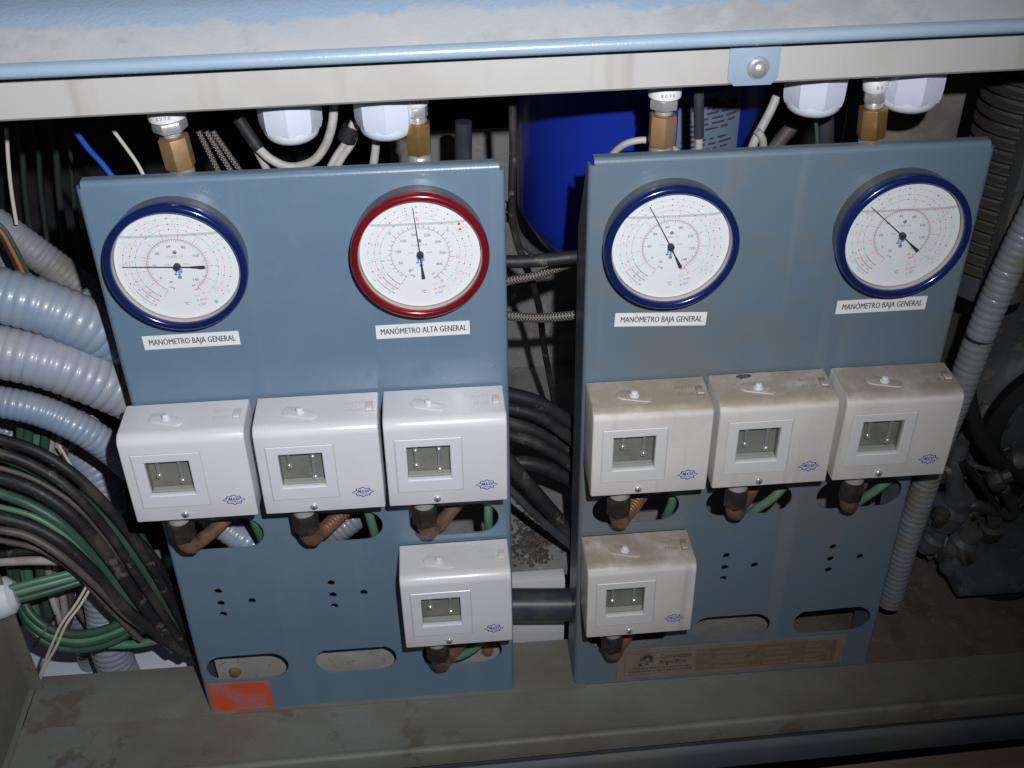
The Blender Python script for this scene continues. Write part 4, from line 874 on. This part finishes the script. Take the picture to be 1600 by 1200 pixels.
# grey deck with debris, white block
zd = uy(845, 888, .095).z
m = MB(); m.box((0.20, 0.095, zd - 0.012), (0.80, 0.80, zd)); setting(m.build('inner_deck', 'deck_grey', smooth=0))
m = MB(); m.box((0.20, 0.075, -0.04), (0.392, 0.092, zd + 0.001)); tag(m.build('white_block', 'block_white', None, bevel=.002), 'white insulation block behind the stout level pipe', 'block')
m = MB(); c0 = uz(832, 855, zd); rnd = random.Random(3)
for i in range(420):
    a = rnd.uniform(0, 6.28); q = abs(rnd.gauss(0, .5)); x = c0.x + math.cos(a) * q * .038; y = c0.y + .01 + math.sin(a) * q * .07; s = rnd.uniform(.0012, .0042); h = s * rnd.uniform(.5, 1.3)
    if y < 0.10: continue
    vs = [(x + s * math.cos(t) * rnd.uniform(.6, 1.2), y + s * math.sin(t) * rnd.uniform(.6, 1.2), zd) for t in (0, 1.2, 2.5, 3.8, 5.0)] + [(x, y, zd + h)]
    m.add(vs, [(0, 1, 5), (1, 2, 5), (2, 3, 5), (3, 4, 5), (4, 0, 5)])
tag(m.build('debris', 'debris', None, 0), 'dark crumbly debris lying on the grey deck in the gap', 'debris', kind='stuff')
# pale sheets down at the lower left, behind the ledge
m = MB(); m.box((-0.30, 0.09, -0.14), (-0.115, 0.30, -0.115)); tag(m.build('drain_tray', 'gland_dome', None, bevel=.004), 'pale blue white tray low behind the ledge plate', 'tray')
p = uy(275, 1030, .16); m = MB(); m.box((p.x - .055, .13, p.z - .06), (p.x + .06, .22, p.z + .002)); tag(m.build('pale_block', 'gland_dome', None, bevel=.006), 'pale block below the cables at the clean panel foot', 'block')
# seen through the slots
for (x, y, d, mt, lb, ribs) in ((355, 830, 44, 'conduit_blue', 'ribbed conduit glimpsed through the slot nearest the power cables', 0.006), (520, 825, 40, 'conduit_dusty', 'ribbed conduit glimpsed through the middle slot of the clean panel', 0.005)):
    cable('ribbed_conduit', [(x - 60, y - 60, .11), (x - 10, y - 12, .08), (x + 35, y + 18, .07), (x + 90, y + 40, .08)] if ribs > .0055 else [(x - 70, y + 60, .10), (x - 20, y + 22, .07), (x + 30, y - 12, .07), (x + 80, y - 60, .10)], d, mt, lb, 'conduit', None, ribs, 22)
for pts, lb in (([(385, 785, .01), (398, 815, .012), (412, 850, .03), (425, 890, .06)], 'green cable end in the slot under the switch box nearest the conduits'),
                ([(570, 785, .012), (578, 808, .012), (586, 840, .02), (588, 880, .05)], 'green cable end in the slot under the middle clean switch box'),
                ([(762, 770, .012), (763, 800, .012), (763, 830, .02), (760, 870, .05)], 'green cable end in the slot under the clean box beside the gap'),
                ([(1052, 760, .02), (1050, 785, .02), (1040, 810, .03), (1025, 850, .06)], 'green cable end in the slot under the dusty box beside the gap'),
                ([(1225, 760, .02), (1205, 780, .02), (1170, 805, .03), (1140, 840, .06)], 'green cable in the slot under the middle dusty switch box'),
                ([(1395, 745, .02), (1370, 765, .02), (1335, 790, .03), (1300, 830, .06)], 'green cable in the slot under the dirtiest switch box'),
                ([(757, 995, .006), (742, 1012, .008), (715, 1026, .012), (685, 1030, .014), (660, 1022, .016)], 'green cable looping in the slot beside a brass bolt')):
    cable('slot_cable', pts, 14, 'cable_pale_green', lb, 'cable')

# ================================================================== the machine at the right
gR = 'ribbed conduits beside the dusty panel'
cable('ribbed_conduit', [(1650, 270, .02), (1610, 345, .02), (1568, 435, .02), (1535, 515, .02), (1500, 610, .02), (1468, 690, .022), (1441, 770, .024), (1413, 855, .026), (1390, 940, .03)], 44, 'conduit_dusty', 'grey ribbed conduit running down along the dusty panel edge', 'conduit', None, 0.0070, 24)
p = uy(1530, 527, .02); m = MB(); m.lathe([(0.0118, -0.0016), (0.0132, -0.0016), (0.0132, 0.0016), (0.0118, 0.0016), (0.0118, -0.0016)], p, (uy(1568, 435, .02) - p), 28); tag(m.build('cable_tie', 'rubber', None, 40), 'black tie round the conduit along the dusty panel edge', 'cable tie')
# finned cylinder
p = uy(1592, 260, .14); root = empty('finned_cylinder', (p.x, p.y, p.z - .13), 'black finned cylinder standing in the dark beside the beam end', 'cylinder')
MB().cyl((0, 0, 0), (0, 0, 0.30), 0.040, 40).build('barrel', 'iron_dark', root)
for i in range(22): MB().lathe([(0.039, 0), (0.0495, 0.0015), (0.0500, 0.0028), (0.0495, 0.004), (0.039, 0.0055)], (0, 0, 0.03 + i * 0.0118), (0, 0, 1), 48).build('fin', 'iron_fins', root, 50)
MB().box((-0.030, -0.056, 0.02), (-0.022, -0.036, 0.30)).build('rib', 'iron_dark', root, bevel=.002)
# compressor body
p = uy(1640, 640, .20); root = empty('compressor', (p.x, p.y, 0.0), 'dark grimy compressor with round end cover standing beyond the dusty panel', 'compressor')
cz2 = p.z
MB().lathe([(1e-5, -0.02), (0.085, -0.018), (0.100, 0.0), (0.105, 0.02), (0.105, 0.20), (0.09, 0.30), (1e-5, 0.31)], (0, 0, cz2), (0, 1, 0), 64).build('housing', 'iron_dark', root, 50)
MB().lathe([(0.078, 0.016), (0.090, 0.018), (0.098, 0.028), (0.098, 0.040), (0.082, 0.046), (0.076, 0.040), (0.078, 0.016)], (0, 0, cz2), (0, -1, 0), 64).build('end_ring', 'rubber', root, 60)
for i in range(10):
    a = 2 * math.pi * i / 10; mb = MB(); mb.cyl((0.066 * math.cos(a), -0.019, cz2 + 0.066 * math.sin(a)), (0.066 * math.cos(a), -0.027, cz2 + 0.066 * math.sin(a)), 0.007, 6, .001); mb.build('cover_bolt', 'iron_fins', root)
MB().box((-0.10, 0.0, 0.002), (0.12, 0.22, cz2 - 0.06)).build('pedestal', 'iron_dark', root, bevel=.008)
for (x, y, r_, lb) in ((1478, 800, 30, 'valve_body'), (1500, 850, 24, 'valve_body'), (1455, 845, 18, 'valve_body')):
    q = uy(x, y, .10) - root.location; rr = px2m(uy(x, y, .1), r_)
    MB().lathe([(1e-5, -rr * 1.4), (rr * .6, -rr * 1.3), (rr * .62, -rr * .8), (rr, -rr * .6), (rr, rr * .5), (rr * .7, rr * .8), (rr * .7, rr * 1.5), (1e-5, rr * 1.6)], q, (0.3, -0.2, 1), 20).build(lb, 'iron_dark', root, 40)
pts = [uy(1500, 690, .12), uy(1492, 760, .11), uy(1510, 830, .11), uy(1560, 880, .12), uy(1640, 900, .14)]
MB().tube([q - root.location for q in pts], 0.010, 16).build('discharge_pipe', 'iron_dark', root, 60)
MB().tube([q - root.location for q in (uy(1525, 480, .14), uy(1512, 560, .10), uy(1520, 650, .09), uy(1560, 720, .09), uy(1640, 760, .10))], 0.008, 16).build('oil_hose', 'rubber', root, 60)
q0 = uy(1480, 930, .10) - root.location
MB().box((q0.x - 0.02, 0.05 - root.location.y, 0.04), (q0.x + 0.2, 0.16 - root.location.y, 0.065)).build('foot_flange', 'iron_dark', root, bevel=.006)
rc = random.Random(21)
for i in range(9):
    x0 = rc.uniform(1440, 1560); y0 = rc.uniform(640, 850); Y0 = rc.uniform(.09, .2)
    P = [uy(x0 + k * rc.uniform(12, 40), y0 + k * rc.uniform(-18, 42), Y0 + rc.uniform(-.015, .015)) - root.location for k in range(4)]
    MB().tube(P, rc.uniform(.003, .008), 12).build('small_pipe', rc.choice(('iron_dark', 'cable_brown', 'rubber', 'iron_fins')), root, 60)
for i in range(12):
    q = uy(rc.uniform(1450, 1600), rc.uniform(700, 900), rc.uniform(.06, .12)) - root.location; rr = rc.uniform(.006, .014); ax = (rc.uniform(-1, 1), rc.uniform(-1, 0), rc.uniform(-.5, 1))
    MB().lathe([(1e-5, -rr), (rr * .8, -rr), (rr, -rr * .7), (rr, rr * .2), (rr * .6, rr * .4), (rr * .6, rr * 1.1), (1e-5, rr * 1.1)], q, ax, 8 if i % 2 else 16).build('union_nut', rc.choice(('iron_dark', 'iron_fins')), root, 40)
# beige casing behind the last gland
p = uy(1450, 190, .22); m = MB(); m.box((p.x - .055, .22, p.z - .12), (p.x + .035, .30, p.z + .10)); tag(m.build('terminal_box', 'box_beige', None, bevel=.006), 'beige casing behind the gland next to the finned cylinder', 'casing')
p = uy(1560, 1000, .02)
m = MB(); m.lathe([(1e-5, 0.0), (0.045, 0.0), (0.048, 0.004), (0.046, 0.030), (0.036, 0.040), (1e-5, 0.042)], (p.x + .035, 0.12, 0.002), (0, 0, 1), 40); tag(m.build('rubber_mount', 'rubber', None, 40), 'round black rubber mount on the rusty base plate', 'mount')
